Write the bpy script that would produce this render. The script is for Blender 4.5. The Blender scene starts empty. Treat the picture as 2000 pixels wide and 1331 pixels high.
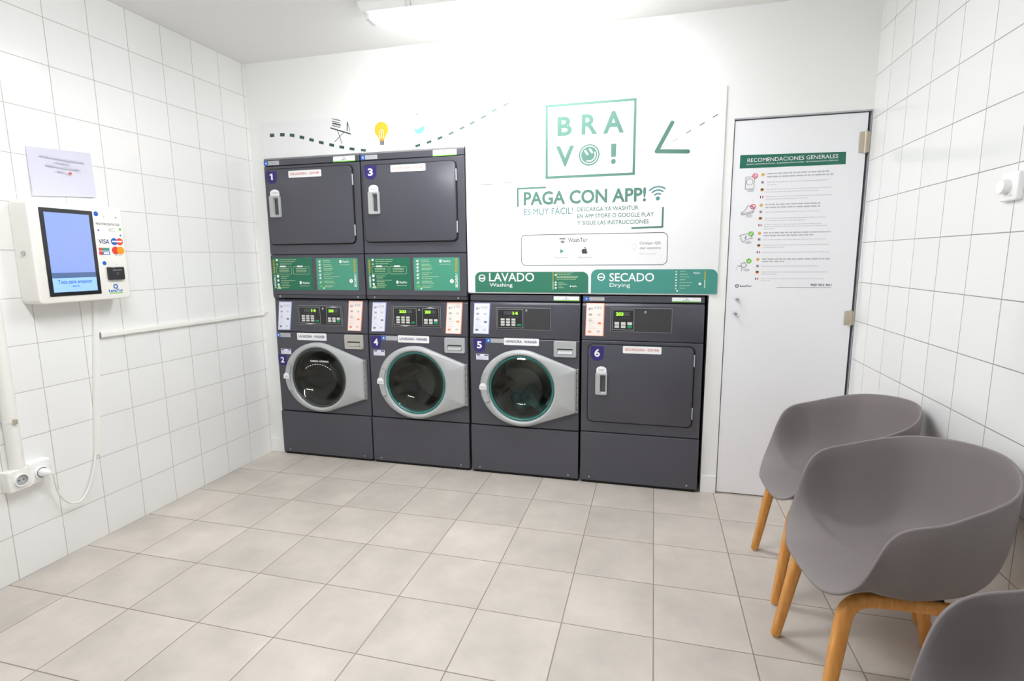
import bpy, bmesh, math, random
from mathutils import Vector, Matrix
random.seed(7)
S = bpy.context.scene
COL = S.collection

# ------------------------------------------------------------------ camera, world, exposure
cd = bpy.data.cameras.new('camera'); CAM = bpy.data.objects.new('camera', cd); COL.objects.link(CAM)
cd.sensor_fit = 'HORIZONTAL'; cd.sensor_width = 36.0; cd.lens = 1050.0729 / 2000 * 36.0
cd.clip_start = 0.02; cd.clip_end = 60
R_ = Vector((0.96749622, 0.25276247, -0.00788693)); U_ = Vector((-0.03063392, 0.14810116, 0.98849765)); F_ = Vector((-0.25102317, 0.95612613, -0.15103042))
M = Matrix((R_, U_, -F_)).transposed().to_4x4(); M.translation = Vector((2.594531, -3.140241, 1.349567))
CAM.matrix_world = M
S.camera = CAM
W = bpy.data.worlds.new('daylight'); S.world = W; W.use_nodes = True
bg = W.node_tree.nodes['Background']; bg.inputs[0].default_value = (0.80, 0.89, 1.0, 1); bg.inputs[1].default_value = 0.7
S.view_settings.view_transform = 'Standard'; S.view_settings.look = 'None'
S.view_settings.exposure = 0.05; S.view_settings.gamma = 1.0; S.view_settings.use_curve_mapping = False
S.cycles.use_denoising = True
S.cycles.max_bounces = 12; S.cycles.diffuse_bounces = 8; S.cycles.glossy_bounces = 5; S.cycles.transparent_max_bounces = 12
S.cycles.caustics_reflective = False; S.cycles.caustics_refractive = False
LAMP_MAIN = 78.0       # radiance of the tube in the batten over the machines
LAMP_FILL = 96.0       # unseen second batten, added as fill light nearer the street window

# ------------------------------------------------------------------ materials
def lin(c):
    r = []
    for v in c[:3]:
        v /= 255.0
        r.append(v / 12.92 if v <= 0.04045 else ((v + 0.055) / 1.055) ** 2.4)
    return (*r, 1.0)
MATS = {}
def pm(name, col, rough=0.5, metal=0.0, spec=0.5, var=0.04, scale=30.0, bump=0.0, emit=0.0, coat=0.0):
    """principled material with a slight procedural noise in colour and gloss"""
    if name in MATS: return MATS[name]
    m = bpy.data.materials.new(name); m.use_nodes = True; nt = m.node_tree; b = nt.nodes['Principled BSDF']
    c = lin(col)
    b.inputs['Base Color'].default_value = c; b.inputs['Roughness'].default_value = rough
    b.inputs['Metallic'].default_value = metal; b.inputs['Specular IOR Level'].default_value = spec
    b.inputs['Coat Weight'].default_value = coat
    if var > 0:
        tc = nt.nodes.new('ShaderNodeTexCoord'); n = nt.nodes.new('ShaderNodeTexNoise'); n.inputs['Scale'].default_value = scale; n.inputs['Detail'].default_value = 4
        nt.links.new(tc.outputs['Object'], n.inputs['Vector'])
        r = nt.nodes.new('ShaderNodeMapRange'); r.inputs['To Min'].default_value = 1 - var; r.inputs['To Max'].default_value = 1 + var
        nt.links.new(n.outputs['Fac'], r.inputs['Value'])
        mx = nt.nodes.new('ShaderNodeVectorMath'); mx.operation = 'SCALE'; mx.inputs[0].default_value = c[:3]
        nt.links.new(r.outputs['Result'], mx.inputs['Scale']); nt.links.new(mx.outputs[0], b.inputs['Base Color'])
        if bump > 0:
            bp = nt.nodes.new('ShaderNodeBump'); bp.inputs['Strength'].default_value = bump; bp.inputs['Distance'].default_value = 0.002
            nt.links.new(n.outputs['Fac'], bp.inputs['Height']); nt.links.new(bp.outputs['Normal'], b.inputs['Normal'])
    if emit > 0:
        b.inputs['Emission Color'].default_value = c; b.inputs['Emission Strength'].default_value = emit
    MATS[name] = m
    return m

def mnode(nt, op, a, b=None, c=None):
    n = nt.nodes.new('ShaderNodeMath'); n.operation = op
    for i, x in enumerate((a, b, c)):
        if x is None: continue
        if isinstance(x, (int, float)): n.inputs[i].default_value = x
        else: nt.links.new(x, n.inputs[i])
    return n.outputs[0]

def tile_mat(name, ua, su, ou, va, sv, ov, gw, tile, grout, rough, tilt, cloud=0.0, tvar=0.02, wav=0.05, gdark=0.5):
    """ceramic tiles: grout grid from world position, every tile with its own tone and a slightly different tilt"""
    m = bpy.data.materials.new(name); m.use_nodes = True; nt = m.node_tree; b = nt.nodes['Principled BSDF']
    g = nt.nodes.new('ShaderNodeNewGeometry'); sp = nt.nodes.new('ShaderNodeSeparateXYZ'); nt.links.new(g.outputs['Position'], sp.inputs[0])
    def axis(ax, s, o):
        t = mnode(nt, 'DIVIDE', mnode(nt, 'SUBTRACT', sp.outputs[ax], o), s)
        fl = mnode(nt, 'FLOOR', t); fr = mnode(nt, 'SUBTRACT', t, fl)
        d = mnode(nt, 'MULTIPLY', mnode(nt, 'MINIMUM', fr, mnode(nt, 'SUBTRACT', 1.0, fr)), s)
        return fl, d
    fu, du = axis(ua, su, ou); fv, dv = axis(va, sv, ov)
    d = mnode(nt, 'MINIMUM', du, dv)
    mr = nt.nodes.new('ShaderNodeMapRange'); mr.interpolation_type = 'SMOOTHSTEP'
    mr.inputs['From Min'].default_value = gw * 0.5 - 0.0005; mr.inputs['From Max'].default_value = gw * 0.5 + 0.0012
    nt.links.new(d, mr.inputs['Value'])
    cb = nt.nodes.new('ShaderNodeCombineXYZ'); nt.links.new(fu, cb.inputs[0]); nt.links.new(fv, cb.inputs[1])
    wn = nt.nodes.new('ShaderNodeTexWhiteNoise'); wn.noise_dimensions = '3D'; nt.links.new(cb.outputs[0], wn.inputs['Vector'])
    n1 = nt.nodes.new('ShaderNodeTexNoise'); n1.inputs['Scale'].default_value = 3.2; n1.inputs['Detail'].default_value = 8; n1.inputs['Roughness'].default_value = 0.6
    off = nt.nodes.new('ShaderNodeVectorMath'); off.operation = 'MULTIPLY_ADD'
    nt.links.new(wn.outputs['Color'], off.inputs[0]); off.inputs[1].default_value = (9, 9, 9); nt.links.new(g.outputs['Position'], off.inputs[2])
    nt.links.new(off.outputs[0], n1.inputs['Vector'])
    tone = mnode(nt, 'ADD', mnode(nt, 'MULTIPLY', mnode(nt, 'SUBTRACT', n1.outputs['Fac'], 0.5), cloud),
                 mnode(nt, 'ADD', 1.0, mnode(nt, 'MULTIPLY', mnode(nt, 'SUBTRACT', wn.outputs['Value'], 0.5), tvar)))
    sc = nt.nodes.new('ShaderNodeVectorMath'); sc.operation = 'SCALE'; sc.inputs[0].default_value = lin(tile)[:3]; nt.links.new(tone, sc.inputs['Scale'])
    n2 = nt.nodes.new('ShaderNodeTexNoise'); n2.inputs['Scale'].default_value = 2.3; n2.inputs['Detail'].default_value = 3; nt.links.new(g.outputs['Position'], n2.inputs['Vector'])
    gs = nt.nodes.new('ShaderNodeVectorMath'); gs.operation = 'SCALE'; gs.inputs[0].default_value = lin(grout)[:3]
    nt.links.new(mnode(nt, 'ADD', 1.0 - gdark * 0.5, mnode(nt, 'MULTIPLY', n2.outputs['Fac'], gdark)), gs.inputs['Scale'])
    mx = nt.nodes.new('ShaderNodeMix'); mx.data_type = 'RGBA'
    nt.links.new(mr.outputs['Result'], mx.inputs['Factor']); nt.links.new(gs.outputs[0], mx.inputs['A']); nt.links.new(sc.outputs[0], mx.inputs['B'])
    nt.links.new(mx.outputs['Result'], b.inputs['Base Color'])
    rr = nt.nodes.new('ShaderNodeMapRange'); rr.inputs['To Min'].default_value = 0.85; rr.inputs['To Max'].default_value = rough
    nt.links.new(mr.outputs['Result'], rr.inputs['Value']); nt.links.new(rr.outputs['Result'], b.inputs['Roughness'])
    n3 = nt.nodes.new('ShaderNodeTexNoise'); n3.inputs['Scale'].default_value = 9; n3.inputs['Detail'].default_value = 2
    nt.links.new(off.outputs[0], n3.inputs['Vector'])
    h = mnode(nt, 'ADD', mnode(nt, 'MULTIPLY', n3.outputs['Fac'], wav), mnode(nt, 'MULTIPLY', mr.outputs['Result'], 0.35))
    bp = nt.nodes.new('ShaderNodeBump'); bp.inputs['Strength'].default_value = 0.6; bp.inputs['Distance'].default_value = 0.003; nt.links.new(h, bp.inputs['Height'])
    ma = nt.nodes.new('ShaderNodeVectorMath'); ma.operation = 'MULTIPLY_ADD'
    sub = nt.nodes.new('ShaderNodeVectorMath'); sub.operation = 'SUBTRACT'; nt.links.new(wn.outputs['Color'], sub.inputs[0]); sub.inputs[1].default_value = (.5, .5, .5)
    nt.links.new(sub.outputs[0], ma.inputs[0]); ma.inputs[1].default_value = (tilt, tilt, tilt); nt.links.new(bp.outputs['Normal'], ma.inputs[2])
    no = nt.nodes.new('ShaderNodeVectorMath'); no.operation = 'NORMALIZE'; nt.links.new(ma.outputs[0], no.inputs[0]); nt.links.new(no.outputs[0], b.inputs['Normal'])
    return m

MAT_TILE_L = tile_mat('white_wall_tile_left', 1, 0.19900, -0.22564, 2, 0.2, 0.0, 0.0024, (240, 240, 239), (190, 186, 179), 0.12, 0.03, cloud=0.02)
MAT_TILE_R = tile_mat('white_wall_tile_right', 1, 0.20457, -0.16776, 2, 0.2, 0.015, 0.0026, (240, 240, 239), (160, 158, 154), 0.12, 0.03, cloud=0.02, gdark=0.8)
MAT_FLOOR = tile_mat('beige_floor_tile', 0, 0.33239, 0.97157, 1, 0.3305, -0.33584, 0.0034, (196, 188, 179), (140, 129, 115), 0.42, 0.006, cloud=0.75, tvar=0.09, wav=0.08)
PLASTER = pm('white_plaster', (242, 242, 240), 0.6, var=0.01, scale=3, bump=0.05)
CEIL = pm('ceiling_paint', (236, 236, 234), 0.8, var=0.01, scale=3)
RECESS = pm('recess_shade_grey', (70, 70, 70), 0.9)  # shade inside the recess painted in as dark grey
WHITEPAINT = pm('white_gloss_paint', (243, 243, 242), 0.35, var=0.01)
DOORWHITE = pm('white_door_laminate', (243, 243, 246), 0.35, var=0.01, scale=4)
BOARDW = pm('white_vinyl_board', (238, 238, 239), 0.46, var=0.008, scale=2)
VGREEN = pm('green_vinyl', (80, 124, 111), 0.46, var=0.02)
VGREENB = pm('green_header_vinyl', (50, 120, 96), 0.4, var=0.02)
VTEAL = pm('teal_vinyl', (70, 146, 134), 0.4, var=0.02)
VDARK = pm('dark_green_vinyl', (48, 84, 72), 0.4, var=0.02)
VTEALTXT = pm('blue_green_vinyl', (84, 134, 138), 0.46, var=0.02)
VPOSTER = pm('poster_green_vinyl', (34, 108, 88), 0.4, var=0.02)
VGREY = pm('grey_vinyl', (170, 172, 174), 0.4, var=0.02)
VPALE = pm('pale_grey_print', (205, 205, 210), 0.4, var=0.02)
VMID = pm('mid_grey_print', (120, 120, 126), 0.4, var=0.02)
VINK = pm('dark_ink', (62, 64, 70), 0.4, var=0.02)
VWHITE = pm('white_vinyl', (246, 246, 246), 0.4, var=0.01)
VYEL = pm('yellow_print', (238, 184, 48), 0.4, var=0.02)
VLINE = pm('pale_green_print', (190, 214, 170), 0.4, var=0.02)
VGOLD = pm('gold_print', (196, 170, 60), 0.4, var=0.02)
VCYAN = pm('cyan_print', (118, 184, 220), 0.4, var=0.02)
VPALEB = pm('pale_blue_print', (232, 235, 248), 0.4, var=0.02)
VORANGE = pm('orange_border_print', (240, 150, 115), 0.4, var=0.02)
VPEACH = pm('peach_print', (252, 236, 228), 0.4, var=0.02)
VBLUEB = pm('lilac_border_print', (150, 160, 220), 0.4, var=0.02)
VRED = pm('red_print', (206, 82, 70), 0.4, var=0.02)
VPINK = pm('pink_print', (226, 60, 92), 0.4, var=0.02)
VNAVY = pm('navy_print', (45, 38, 112), 0.4, var=0.02)
VBLUE = pm('blue_print', (24, 98, 190), 0.4, var=0.02)
VLBLUE = pm('logo_blue_print', (60, 110, 200), 0.4, var=0.02)
VLIME = pm('lime_print', (120, 200, 80), 0.4, var=0.02)
VORNG = pm('bright_orange_print', (248, 160, 30), 0.4, var=0.02)
VMRED = pm('bright_red_print', (228, 66, 48), 0.4, var=0.02)
VSILVER = pm('silver_label', (184, 186, 190), 0.35, var=0.03)
CHAR = pm('charcoal_enamel', (76, 76, 84), 0.26, spec=0.5, var=0.05, scale=260, bump=0.04)
CHARTRIM = pm('charcoal_trim_lit_edge', (132, 132, 134), 0.35, var=0.03)  # plate trim; on dryer tops this grey paints the edge catching lamp light
BLACK = pm('black_gap', (12, 12, 13), 0.7)
PANELBLK = pm('black_control_plate', (40, 40, 42), 0.4, var=0.03)
PANELGRY = pm('dark_grey_plate', (58, 58, 60), 0.5, var=0.03)
SILVER = pm('silver_grey_plastic', (178, 180, 181), 0.32, var=0.03, scale=60)
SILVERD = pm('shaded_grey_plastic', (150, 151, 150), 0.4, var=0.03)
BEIGEGR = pm('beige_grey_plastic', (180, 178, 168), 0.4, var=0.03)
POCKET = pm('dark_pocket_plastic', (82, 83, 84), 0.5)
STEEL = pm('drum_steel', (176, 174, 166), 0.30, metal=0.8, var=0.08, scale=40)
CHROME = pm('chrome', (200, 200, 200), 0.2, metal=1.0, var=0.02)
HINGEM = pm('aged_brass_nickel', (196, 186, 166), 0.4, metal=0.5, var=0.06)
TEALRUB = pm('teal_rubber_seal', (52, 122, 116), 0.3, var=0.04)
DARKRUB = pm('dark_rubber_seal', (66, 72, 72), 0.35, var=0.04)
KEYW = pm('white_key', (214, 214, 208), 0.5, var=0.02)
KEYG = pm('green_key', (28, 150, 98), 0.5, var=0.02)
LEDOFF = pm('unlit_display', (78, 76, 80), 0.3, var=0.02)
LEDON = pm('lit_green_digit', (150, 240, 40), 0.4, var=0, emit=1.2)
CREAM = pm('cream_housing', (241, 239, 233), 0.38, var=0.015)
PVC = pm('white_pvc', (240, 239, 234), 0.4, var=0.015)
PAPER = pm('white_paper', (216, 216, 231), 0.8, var=0.01)
GREYSHELL = pm('grey_polypropylene', (130, 123, 123), 0.55, spec=0.2, var=0.03, scale=500, bump=0.10)
GARMENT = pm('teal_cotton', (70, 120, 108), 0.9, var=0.25, scale=18, bump=0.4)
CAPM = pm('clear_foot_cap', (200, 196, 190), 0.4)
BRACKET = pm('black_bracket', (30, 28, 27), 0.6)
LAMPBODY = pm('lamp_housing', (225, 225, 222), 0.5, var=0.01)
SCREENBEZ = pm('black_screen_glass', (36, 36, 38), 0.10, var=0.02)
SCREENLIT = pm('lit_blue_screen', (126, 146, 214), 0.10, var=0, emit=0.42)
SCREENBAR = pm('lit_pale_bar', (140, 178, 246), 0.10, var=0, emit=0.55)
SCREENDK = pm('lit_dark_bar', (82, 104, 142), 0.10, var=0, emit=0.25)

def wood_mat():
    m = bpy.data.materials.new('oak_veneer'); m.use_nodes = True; nt = m.node_tree; b = nt.nodes['Principled BSDF']
    tc = nt.nodes.new('ShaderNodeTexCoord'); mp = nt.nodes.new('ShaderNodeMapping'); mp.inputs['Scale'].default_value = (55, 55, 5)
    nt.links.new(tc.outputs['Object'], mp.inputs['Vector'])
    n = nt.nodes.new('ShaderNodeTexNoise'); n.inputs['Scale'].default_value = 1.6; n.inputs['Detail'].default_value = 6; nt.links.new(mp.outputs[0], n.inputs['Vector'])
    r = nt.nodes.new('ShaderNodeValToRGB'); r.color_ramp.elements[0].position = 0.3; r.color_ramp.elements[1].position = 0.72
    r.color_ramp.elements[0].color = lin((204, 136, 60)); r.color_ramp.elements[1].color = lin((226, 164, 88))
    nt.links.new(n.outputs['Fac'], r.inputs['Fac']); nt.links.new(r.outputs['Color'], b.inputs['Base Color']); b.inputs['Roughness'].default_value = 0.42
    return m
WOOD = wood_mat()

def glass_mat(name, tint, gl=0.03):
    m = bpy.data.materials.new(name); m.use_nodes = True; nt = m.node_tree; nt.nodes.remove(nt.nodes['Principled BSDF'])
    out = nt.nodes['Material Output']; t = nt.nodes.new('ShaderNodeBsdfTransparent'); t.inputs[0].default_value = tint
    g = nt.nodes.new('ShaderNodeBsdfGlossy'); g.inputs['Roughness'].default_value = gl
    f = nt.nodes.new('ShaderNodeFresnel'); f.inputs['IOR'].default_value = 1.5
    n = nt.nodes.new('ShaderNodeTexNoise'); n.inputs['Scale'].default_value = 7; bp = nt.nodes.new('ShaderNodeBump'); bp.inputs['Strength'].default_value = 0.03
    nt.links.new(n.outputs['Fac'], bp.inputs['Height']); nt.links.new(bp.outputs['Normal'], g.inputs['Normal'])
    mx = nt.nodes.new('ShaderNodeMixShader'); nt.links.new(f.outputs[0], mx.inputs[0]); nt.links.new(t.outputs[0], mx.inputs[1]); nt.links.new(g.outputs[0], mx.inputs[2])
    nt.links.new(mx.outputs[0], out.inputs['Surface'])
    return m
GLASS = glass_mat('smoked_door_glass', (0.84, 0.86, 0.82, 1))
PANE = glass_mat('window_glass', (0.95, 0.97, 0.96, 1))

def emit_mat(name, col, s):
    m = bpy.data.materials.new(name); m.use_nodes = True; nt = m.node_tree
    b = nt.nodes['Principled BSDF']; b.inputs['Base Color'].default_value = (.9, .9, .9, 1); b.inputs['Roughness'].default_value = 0.5
    b.inputs['Emission Color'].default_value = col; b.inputs['Emission Strength'].default_value = s
    return m
TUBE1 = emit_mat('lit_tube_main', (0.965, 0.98, 1.0, 1), LAMP_MAIN)
TUBE2 = emit_mat('lit_fill_tube', (0.965, 0.98, 1.0, 1), LAMP_FILL)

# ------------------------------------------------------------------ mesh builder
def text2d(s, bold=0.0, _c={}):
    k = (s, bold)
    if k in _c: return _c[k]
    cu = bpy.data.curves.new('t', 'FONT'); cu.body = s; cu.dimensions = '2D'; cu.fill_mode = 'FRONT'; cu.resolution_u = 3; cu.offset = bold; cu.size = 1.0
    ob = bpy.data.objects.new('t', cu); COL.objects.link(ob)
    bpy.context.view_layer.update()
    me = bpy.data.meshes.new_from_object(ob.evaluated_get(bpy.context.evaluated_depsgraph_get()))
    V = [(v.co.x, v.co.y) for v in me.vertices]; Fc = [tuple(p.vertices) for p in me.polygons]
    bpy.data.objects.remove(ob); bpy.data.curves.remove(cu); bpy.data.meshes.remove(me)
    _c[k] = (V, Fc, min(v[0] for v in V), max(v[0] for v in V))
    return _c[k]
def caph(bold, _c={}):
    if bold not in _c: _c[bold] = max(v[1] for v in text2d('H', bold)[0])
    return _c[bold]

def rrect(u0, v0, u1, v1, r, n=6, corners=(1, 1, 1, 1)):   # ccw from bottom-left
    P = []
    for (cx, cy, a0), on in zip(((u0 + r, v0 + r, 180), (u1 - r, v0 + r, 270), (u1 - r, v1 - r, 0), (u0 + r, v1 - r, 90)), corners):
        if on and r > 0:
            for i in range(n + 1):
                a = math.radians(a0 + 90 * i / n); P.append((cx + r * math.cos(a), cy + r * math.sin(a)))
        else:
            P.append((cx + r * (-1 if a0 in (180, 90) else 1), cy + r * (-1 if a0 in (180, 270) else 1)))
    return P
def circ(u, v, r, n=32, rv=None, a0=0, a1=360):
    rv = r if rv is None else rv; full = abs(a1 - a0) >= 360
    k = n if full else n + 1
    return [(u + r * math.cos(math.radians(a0 + (a1 - a0) * i / n)), v + rv * math.sin(math.radians(a0 + (a1 - a0) * i / n))) for i in range(k)]
def back(u, v, d): return (u, -d, v)          # back wall, seen from the room
def left(u, v, d): return (d, u, v)           # left wall
XR = 3.61624
def right(u, v, d): return (XR - d, u, v)     # right wall
ZC = 2.6

class G:
    def __init__(s, fr=back, d=0.0): s.v = []; s.f = []; s.m = []; s.mats = []; s.fr = fr; s.d = d
    def mi(s, m):
        if m not in s.mats: s.mats.append(m)
        return s.mats.index(m)
    def add(s, V, F, m):
        o = len(s.v); i = s.mi(m); s.v += [tuple(x) for x in V]
        for f in F: s.f.append(tuple(o + k for k in f)); s.m.append(i)
        return s
    # flat shapes in the frame
    def poly(s, P, d, m): return s.add([s.fr(u, v, s.d + d) for u, v in P], [tuple(range(len(P)))], m)
    def rect(s, u0, v0, u1, v1, d, m): return s.poly([(u0, v0), (u1, v0), (u1, v1), (u0, v1)], d, m)
    def rr(s, u0, v0, u1, v1, r, d, m, corners=(1, 1, 1, 1)): return s.poly(rrect(u0, v0, u1, v1, r, 5, corners), d, m)
    def disc(s, u, v, r, d, m, n=24, rv=None): return s.poly(circ(u, v, r, n, rv), d, m)
    def band(s, A, B, d, m, closed=True):
        n = len(A); V = [s.fr(u, v, s.d + d) for u, v in A] + [s.fr(u, v, s.d + d) for u, v in B]
        return s.add(V, [(i, (i + 1) % n, n + (i + 1) % n, n + i) for i in range(n if closed else n - 1)], m)
    def ringd(s, u, v, r0, r1, d, m, n=32): return s.band(circ(u, v, r0, n), circ(u, v, r1, n), d, m)
    def arc(s, u, v, r, w, a0, a1, d, m, n=16): return s.band(circ(u, v, r - w / 2, n, None, a0, a1), circ(u, v, r + w / 2, n, None, a0, a1), d, m, False)
    def outline(s, P, w, d, m):
        cx = sum(p[0] for p in P) / len(P); cy = sum(p[1] for p in P) / len(P); Q = []
        for i in range(len(P)):
            a, b, c = P[i - 1], P[i], P[(i + 1) % len(P)]
            e1 = Vector((b[0] - a[0], b[1] - a[1])); e2 = Vector((c[0] - b[0], c[1] - b[1]))
            e1 = e1.normalized() if e1.length > 1e-9 else e2.normalized(); e2 = e2.normalized() if e2.length > 1e-9 else e1
            n = Vector((-e1.y, e1.x)) + Vector((-e2.y, e2.x)); n.normalize(); k = w / max(0.4, n.dot(Vector((-e1.y, e1.x))))
            Q.append((b[0] + n.x * k, b[1] + n.y * k))
        return s.band(P, Q, d, m)
    def line(s, P, w, d, m, cap=False):
        for i, (a, b) in enumerate(zip(P, P[1:])):
            d += .00012 if i else 0
            e = Vector((b[0] - a[0], b[1] - a[1])); L = e.length
            if L < 1e-9: continue
            e /= L; n = Vector((-e.y, e.x)) * (w / 2)
            s.poly([(a[0] - n.x, a[1] - n.y), (b[0] - n.x, b[1] - n.y), (b[0] + n.x, b[1] + n.y), (a[0] + n.x, a[1] + n.y)], d, m)
            if cap:
                s.disc(a[0], a[1], w / 2, d + .0002, m, 14); s.disc(b[0], b[1], w / 2, d + .0003, m, 14)
        return s
    def text(s, t, u0, v0, u1, cap, d, m, bold=0.0, rot=0.0):
        V, F, a, b = text2d(t, bold); sx = (u1 - u0) / (b - a); sy = cap / caph(bold); c, q = math.cos(math.radians(rot)), math.sin(math.radians(rot))
        P = []
        for x, y in V:
            x = (x - a) * sx; y = y * sy
            P.append(s.fr(u0 + x * c - y * q, v0 + x * q + y * c, s.d + d))
        return s.add(P, F, m)
    def greek(s, u0, v0, u1, h, d, m, rnd=random):     # illegible small print: a row of word-long strokes
        u = u0
        while u < u1 - h * 0.6:
            w = min(h * rnd.uniform(1.6, 5.5), u1 - u)
            s.rect(u, v0, u + w, v0 + h, d, m); u += w + h * 0.7
        return s
    # solids
    def prism(s, P, d0, d1, m, bev=0.0, side=None):
        n = len(P); cx = sum(p[0] for p in P) / n; cy = sum(p[1] for p in P) / n
        hw = max(1e-6, max(abs(p[0] - cx) for p in P)); hh = max(1e-6, max(abs(p[1] - cy) for p in P))
        def sh(b): return [(cx + (p[0] - cx) * (1 - b / hw), cy + (p[1] - cy) * (1 - b / hh)) for p in P]
        R = [[s.fr(u, v, s.d + d0) for u, v in P]]
        if bev > 0:
            sg = 1 if d1 > d0 else -1
            R.append([s.fr(u, v, s.d + d1 - sg * bev) for u, v in P])
            R.append([s.fr(u, v, s.d + d1 - sg * bev * 0.3) for u, v in sh(bev * 0.3)])
            R.append([s.fr(u, v, s.d + d1) for u, v in sh(bev)])
        else: R.append([s.fr(u, v, s.d + d1) for u, v in P])
        s.loft(R, side or m); s.add(R[-1], [tuple(range(n))], m); s.add(R[0], [tuple(reversed(range(n)))], m)
        return s
    def loft(s, R, m, closed=True):
        n = len(R[0]); V = [p for r in R for p in r]; F = []
        for j in range(len(R) - 1):
            for i in range(n if closed else n - 1):
                F.append((j * n + i, j * n + (i + 1) % n, (j + 1) * n + (i + 1) % n, (j + 1) * n + i))
        return s.add(V, F, m)
    def box(s, x0, x1, y0, y1, z0, z1, m, bev=0.0, seg=2):
        bm = bmesh.new(); bmesh.ops.create_cube(bm, size=1)
        for v in bm.verts: v.co = Vector((x0 + (v.co.x + .5) * (x1 - x0), y0 + (v.co.y + .5) * (y1 - y0), z0 + (v.co.z + .5) * (z1 - z0)))
        if bev > 0: bmesh.ops.bevel(bm, geom=bm.edges[:], offset=bev, segments=seg, profile=0.5, affect='EDGES')
        bm.verts.index_update(); s.add([v.co[:] for v in bm.verts], [tuple(v.index for v in f.verts) for f in bm.faces], m); bm.free(); return s
    def tube(s, P, r, m, n=10, sq=0.0, up=None, caps=True):
        P = [Vector(p) for p in P]; rs = r if isinstance(r, (list, tuple)) else [r] * len(P); R = []
        nrm = None
        for i, p in enumerate(P):
            t = (P[min(i + 1, len(P) - 1)] - P[max(i - 1, 0)]).normalized()
            if nrm is None:
                a = Vector(up) if up else (Vector((0, 0, 1)) if abs(t.z) < 0.9 else Vector((1, 0, 0)))
                nrm = (a - t * a.dot(t)).normalized()
            else: nrm = (nrm - t * nrm.dot(t)).normalized()
            b = t.cross(nrm); ring = []
            rr = rs[i] if isinstance(rs[i], (tuple, list)) else (rs[i], rs[i])
            for k in range(n):
                a = 2 * math.pi * (k + .5) / n; c, q = math.cos(a), math.sin(a)
                if sq > 0:
                    e = 1 - sq; c = math.copysign(abs(c) ** e, c); q = math.copysign(abs(q) ** e, q)
                ring.append(p + nrm * (rr[0] * c) + b * (rr[1] * q))
            R.append(ring)
        s.loft(R, m)
        if caps: s.add(R[0], [tuple(reversed(range(n)))], m); s.add(R[-1], [tuple(range(n))], m)
        return s
    def build(s, name, parent=None, smooth=False, angle=40, recalc=True):
        off = Vector(ORG.get(parent.name, (0, 0, 0))) if parent else Vector((0, 0, 0))
        me = bpy.data.meshes.new(name); me.from_pydata([Vector(v) - off for v in s.v], [], s.f)
        for m in s.mats: me.materials.append(m)
        me.polygons.foreach_set('material_index', s.m); me.update()
        if smooth or recalc:
            bm = bmesh.new(); bm.from_mesh(me)
            if smooth: bmesh.ops.remove_doubles(bm, verts=bm.verts, dist=1e-5)
            if recalc: bmesh.ops.recalc_face_normals(bm, faces=bm.faces)
            if smooth:
                for f in bm.faces: f.smooth = True
                for e in bm.edges:
                    if len(e.link_faces) == 2 and e.calc_face_angle(0) > math.radians(angle): e.smooth = False
            bm.to_mesh(me); bm.free()
        ob = bpy.data.objects.new(name, me); COL.objects.link(ob)
        if parent:
            ob.parent = parent; ORG[ob.name] = ORG.get(parent.name, (0, 0, 0))
        return ob
ORG = {}
def tag(o, label, cat, group=None):
    o['label'] = label; o['category'] = cat
    if group: o['group'] = group
    return o
def lab(o, label): o['label'] = label; return o
def thing(name, loc, label, cat, group=None, rz=0.0):
    o = bpy.data.objects.new(name, None); COL.objects.link(o); o.location = loc; o.rotation_euler = (0, 0, rz); o.empty_display_size = 0.1
    ORG[o.name] = tuple(loc) if rz == 0 else (0, 0, 0)
    return tag(o, label, cat, group)
def struct(g, name, parent=None, **k):
    o = g.build(name, parent, **k)
    if parent is None: o['kind'] = 'structure'
    return o

# ------------------------------------------------------------------ room shell
YF = -4.6                                     # street front, behind the photographer
struct(G().box(-0.15, XR + 0.15, YF - 0.15, 0.95, -0.12, 0.0, MAT_FLOOR), 'floor')
struct(G().box(-0.15, XR + 0.15, YF - 0.15, 0.95, ZC, ZC + 0.12, CEIL), 'ceiling')
struct(G().box(-0.12, 0.0, YF, 0.0, 0.0, ZC, MAT_TILE_L), 'wall_left')
struct(G().box(XR, XR + 0.12, YF, 0.0, 0.0, ZC, MAT_TILE_R), 'wall_right')
# back wall: a recess for the machines and the doorway are cut out of it
g = G()
for x0, x1, z0, z1 in ((-0.12, 0.100, 0, ZC), (0.100, 1.497, 2.004, ZC), (1.497, 2.893, 1.140, ZC), (2.893, 2.978, 0, ZC), (2.978, 3.612, 2.058, ZC), (3.612, XR + 0.12, 0, ZC)):
    g.box(x0, x1, 0.0, 0.10, z0, z1, PLASTER)
struct(g, 'wall_back')
g = G()                                       # inside of the recess
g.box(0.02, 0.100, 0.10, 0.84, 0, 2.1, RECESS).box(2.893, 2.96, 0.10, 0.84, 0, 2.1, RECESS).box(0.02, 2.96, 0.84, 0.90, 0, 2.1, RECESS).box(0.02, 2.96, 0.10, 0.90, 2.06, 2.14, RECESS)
struct(g, 'wall_recess')
g = G(); g.box(0.0, 0.100, -0.012, 0.0, 0.0, 0.100, WHITEPAINT, 0.002); struct(g, 'baseboard_left')
g = G(); g.box(2.893, 2.976, -0.012, 0.0, 0.0, 0.103, WHITEPAINT, 0.002); struct(g, 'baseboard_right')
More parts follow.
